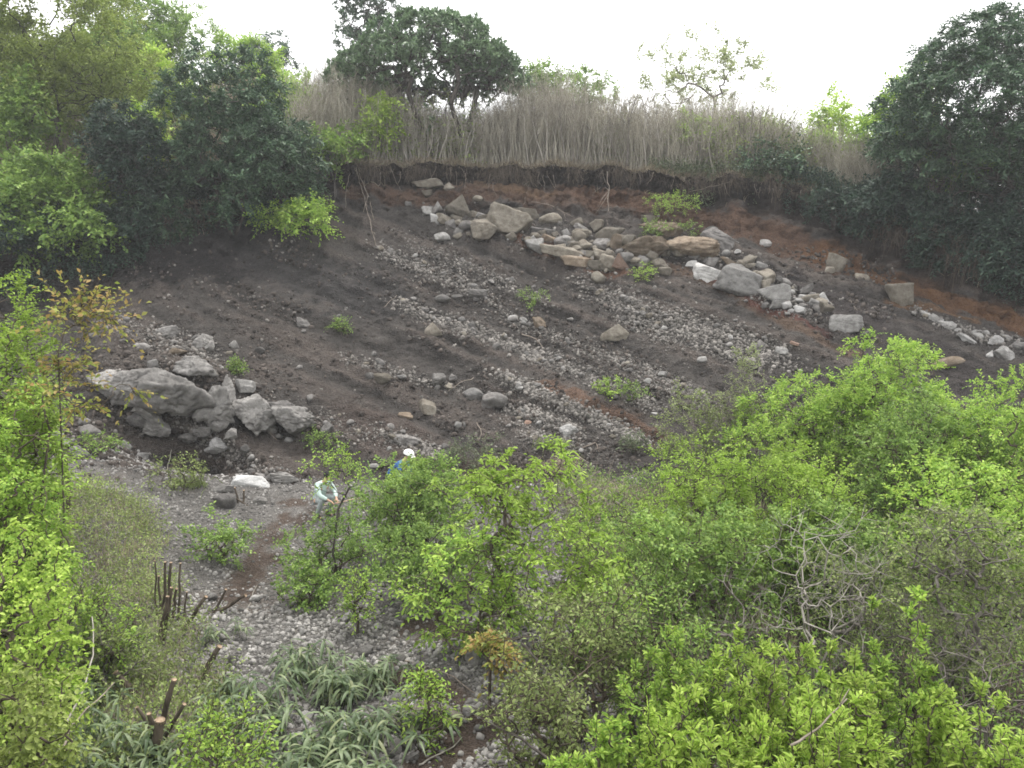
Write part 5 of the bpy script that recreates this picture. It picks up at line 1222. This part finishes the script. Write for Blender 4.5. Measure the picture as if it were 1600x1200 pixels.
for pts, Y, r, mat, lab in ((((250, 758), (262, 728), (268, 704)), None, .018, 'bark_pale', "pale bare stick standing on the lip of the hollow"), (((80, 1198), (115, 1110), (142, 1040), (145, 965)), (5.8, 6.6, 7.6, 8.2), .012, 'bark_pale', "long pale dead stem rising from the bottom left corner"),
        (((75, 1200), (120, 1130), (178, 1062)), (5.6, 6.4, 7.4), .011, 'root', "long tan dead stem slanting beside the pale one in the bottom left"), (((655, 1195), (690, 1180), (722, 1150)), None, .012, 'bark_pale', "pale stick lying on the brown dirt in front of the broad flat boulder"),
        (((590, 1032), (640, 1034), (690, 1046), (740, 1085)), None, .012, 'root', "thin arching dead branch across the brown dirt patch"), (((385, 970), (392, 935), (400, 915)), None, .012, 'bark_pale', "pale bent stick on the gravel right of the forked cut stem"),
        (((870, 1200), (800, 1140), (755, 1095)), (5.8, 6.6, 7.2), .014, 'bark_dark', "dark bough crossing the bottom centre of the bushes"), (((815, 1005), (850, 1035), (885, 1075)), (7.6, 7.2, 6.8), .013, 'bark_dark', "dark bare branch in the thin twiggy bushes"),
        (((835, 1100), (900, 1060), (950, 1020)), (6.4, 6.9, 7.4), .01, 'bark_brown', "brown arching branch in the thin twiggy bushes"), (((1235, 1165), (1290, 1130), (1330, 1092)), (5.0, 5.1, 5.2), .010, 'root', "tan dead stem slanting through the lime thicket"), (((1000, 775), (1020, 760), (1030, 745)), None, .02, 'bark_dark', "dark broken stick at the foot of the slope beside the feathery bushes"),
        (((560, 780), (500, 790)), None, .02, 'cutwood', "tan wooden stick on the ground beside the person in the pale jacket")):
    wire("dead_stick", pts, r, r * .5, mat, lab, "stick", .05, ST, .03, Y=Y, forks=1 if r < .016 else 0)
# ------------------------------------------------------------------ people
def skin_mesh(name, nodes, edges, mat, parent, root=0, sub=2):
    """one continuous surface grown round a jointed skeleton"""
    me = bpy.data.meshes.new(name); me.from_pydata([n[:3] for n in nodes], edges, []); o = bpy.data.objects.new(name, me); COL.objects.link(o)
    md = o.modifiers.new("skin", 'SKIN'); md.use_smooth_shade = True
    if not me.skin_vertices: 
        bm_layer = me.attributes  # layer appears with the modifier
    sv = me.skin_vertices[0].data
    for k, n in enumerate(nodes):
        r = n[3]; sv[k].radius = (r, n[4] if len(n) > 4 else r); sv[k].use_root = (k == root)
    s = o.modifiers.new("sub", 'SUBSURF'); s.levels = sub; s.render_levels = sub
    dg = bpy.context.evaluated_depsgraph_get(); dg.update(); ev = o.evaluated_get(dg); m2 = bpy.data.meshes.new_from_object(ev)
    bpy.data.objects.remove(o); m2.materials.clear(); m2.materials.append(mat)
    for p in m2.polygons: p.use_smooth = True
    o = bpy.data.objects.new(name, m2); COL.objects.link(o); o.parent = parent; return o
def ball(name, c, r, mat, parent, sub=3, cut=None, rot=0):
    v, f = ICO[sub]; p = v * np.array(r)
    if cut is not None:
        p[:, 2] = np.maximum(p[:, 2], cut)
    cs, sn = math.cos(rot), math.sin(rot); p = np.stack([p[:, 0] * cs + p[:, 2] * sn, p[:, 1], -p[:, 0] * sn + p[:, 2] * cs], -1)
    return mesh_np(name, p + np.array(c), f, mat, True, parent)
PM = dict(skin=plain_mat("skin", (0.5, 0.32, 0.23), .55, .05), hair=plain_mat("black_hair", (0.012, 0.011, 0.011), .5, .3), mint=plain_mat("mint_cloth", (0.50, 0.62, 0.58), .8, .12, 14), grey=plain_mat("grey_cloth", (0.33, 0.37, 0.37), .85, .15, 14),
          blue=plain_mat("blue_cloth", (0.05, 0.13, 0.33), .8, .2, 14), navy=plain_mat("navy_cloth", (0.03, 0.04, 0.075), .85, .2, 14), white=plain_mat("white_plastic", (0.82, 0.82, 0.8), .35, .02), boot=plain_mat("dark_boot", (0.03, 0.027, 0.025), .6, .2), eye=plain_mat("dark_eye", (0.02, 0.015, 0.012), .3, .1))
def person(loc, rz, scale, pose, top, bottom, label, helmet):
    J = pose; root = empty("person", loc, rz); root.scale = (scale,) * 3; tag(root, label, "person")
    pel, wai, che, nec, hd = (np.array(J[k]) for k in ('pelvis', 'waist', 'chest', 'neck', 'head'))
    nodes = [(*pel, .12, .10), (*wai, .105, .10), (*che, .125, .105), (*nec, .052), (*(nec * .45 + hd * .55), .062), (*hd, .088, .095), (*(hd + np.array(J['headup']) * .075), .07)]
    edges = [(0, 1), (1, 2), (2, 3), (3, 4), (4, 5), (5, 6)]
    def add(q, r, par):
        nodes.append((*q, r)); edges.append((par, len(nodes) - 1)); return len(nodes) - 1
    nose = add(hd + np.array(J['face']) * .108 - np.array(J['headup']) * .015, .012, 5)
    jn, te = [(*pel, .155, .135), (*wai, .15, .14), (*che, .165, .145), (*(che * .35 + nec * .65), .075)], [(0, 1), (1, 2), (2, 3)]
    tn, tedge = [(*wai, .13, .12), (*pel, .15, .14)], [(0, 1)]
    for s in (1, -1):
        m_ = np.array([1, s, 1])
        sh, el, wr = (np.array(J[k]) * m_ for k in ('shoulder', 'elbow', 'wrist')); hip, kn, an, to = (np.array(J[k]) * m_ for k in ('hip', 'knee', 'ankle', 'toe'))
        a = add(sh, .055, 2); a = add((sh + el) / 2, .047, a); a = add(el, .04, a); a = add((el + wr) / 2, .036, a); w = add(wr, .026, a)
        fd = nrm(wr - el); sd_ = nrm(np.cross(fd, np.array([0, 0, 1.]))) * s; dn = nrm(np.cross(sd_ * s, fd)); palm = add(wr + fd * .05, .03, w)
        for q in range(4):
            b = add(wr + fd * .09 + sd_ * (.027 - .018 * q), .010, palm); L = (.036, .042, .039, .03)[q]; b = add(wr + fd * (.09 + L) + sd_ * (.03 - .02 * q) - dn * .008, .0085, b); add(wr + fd * (.09 + L * 1.6) + sd_ * (.03 - .02 * q) - dn * .03, .0075, b)
        b = add(wr + fd * .045 + sd_ * .042, .011, palm); add(wr + fd * .085 + sd_ * .056 - dn * .012, .009, b)
        a = add(hip, .085, 0); a = add((hip + kn) / 2, .075, a); a = add(kn, .058, a); a = add((kn + an) / 2, .052, a); a = add(an, .038, a); add(to, .035, a)
        i = len(jn); jn += [(*sh, .082), (*((sh + el) / 2), .072), (*el, .064), (*(el * .15 + wr * .85), .05)]; te += [(2, i), (i, i + 1), (i + 1, i + 2), (i + 2, i + 3)]
        i = len(tn); tn += [(*hip, .105), (*((hip + kn) / 2), .095), (*kn, .08), (*((kn + an) / 2), .072), (*(an + (kn - an) * .08), .06)]; tedge += [(1, i), (i, i + 1), (i + 1, i + 2), (i + 2, i + 3), (i + 3, i + 4)]
        skin_mesh("boot", [(*(an + np.array([-.03, 0, -.01])), .05), (*((an + to) / 2), .048), (*to, .042)], [(0, 1), (1, 2)], PM['boot'], root)
        ball("eye", hd + np.array(J['face']) * .086 + np.array([0, .032 * s, 0]) + np.array(J['headup']) * .01, (.011,) * 3, PM['eye'], root, 1)
    skin_mesh("body", nodes, edges, PM['skin'], root); skin_mesh("jacket", jn, te, PM[top], root, root=1); skin_mesh("trousers", tn, tedge, PM[bottom], root, root=1)
    up_ = np.array(J['headup']); fc = np.array(J['face']); tilt = math.atan2(up_[0], up_[2])
    ball("hair", hd + up_ * .03 - fc * .028, (.1, .098, .105), PM['hair'], root, 3, -.03, tilt)
    if helmet:
        hm_ = ball("helmet", hd + up_ * .045 + fc * .005, (.142, .122, .125), PM['white'], root, 3, -.01, tilt)
        ball("brim", hd + up_ * .036 + fc * .10, (.085, .1, .012), PM['white'], hm_, 2, None, tilt)
    return root
SQUAT = dict(pelvis=(0, 0, .42), waist=(.07, 0, .6), chest=(.2, 0, .8), neck=(.29, 0, .95), head=(.38, 0, 1.05), headup=(.35, 0, .94), face=(.88, 0, -.48), shoulder=(.2, .19, .86), elbow=(.34, .25, .62), wrist=(.53, .12, .5), hip=(.03, .1, .42), knee=(.38, .2, .5), ankle=(.12, .16, .08), toe=(.29, .18, .035))
STOOP = dict(pelvis=(-.1, 0, .86), waist=(.03, 0, .98), chest=(.22, 0, 1.15), neck=(.32, 0, 1.29), head=(.39, 0, 1.39), headup=(.3, 0, .95), face=(.9, 0, -.43), shoulder=(.22, .2, 1.2), elbow=(.33, .28, .93), wrist=(.52, .16, .82), hip=(-.08, .1, .84), knee=(.06, .14, .47), ankle=(-.06, .13, .08), toe=(.12, .15, .035))
def place(head_px, feet_px, rz, pose, *a):
    Y = ray(*feet_px)[0][1]; t = at(*head_px, Y); hx, hz = pose['head'][0], pose['head'][2]
    for _ in range(3):
        z = ground(t[0], Y); s = (t[2] - z) / hz
        bx, by_ = t[0] - hx * s * math.cos(rz), Y - hx * s * math.sin(rz)
    return person((bx, by_, ground(bx, by_)), rz, (t[2] - ground(bx, by_)) / hz, pose, *a)
place((513, 745), (520, 812), R(-35), SQUAT, 'mint', 'grey', "person with dark hair in a pale mint jacket crouching on the gravel", False)
place((638, 712), (640, 800), R(-20), STOOP, 'blue', 'navy', "person in a blue jacket and white helmet stooping behind the green bush", True)
# ------------------------------------------------------------------ air
v, f = np.array([[x, y, z] for x in (-300, 300) for y in (-230, 330) for z in (-14, 60)], float), [(0, 1, 3, 2), (4, 6, 7, 5), (0, 4, 5, 1), (2, 3, 7, 6), (0, 2, 6, 4), (1, 5, 7, 3)]
m, t, o_ = nt("haze"); pv = t.nodes.new("ShaderNodeVolumePrincipled"); pv.inputs["Color"].default_value = (0.93, 0.96, 1, 1); pv.inputs["Density"].default_value = 0.0012; pv.inputs["Anisotropy"].default_value = 0.2
t.links.new(pv.outputs[0], o_.inputs["Volume"])
hz = mesh_np("haze", v, np.array(f), m); tag(hz, "thin pale haze in the air over the whole valley", "haze", kind="stuff")
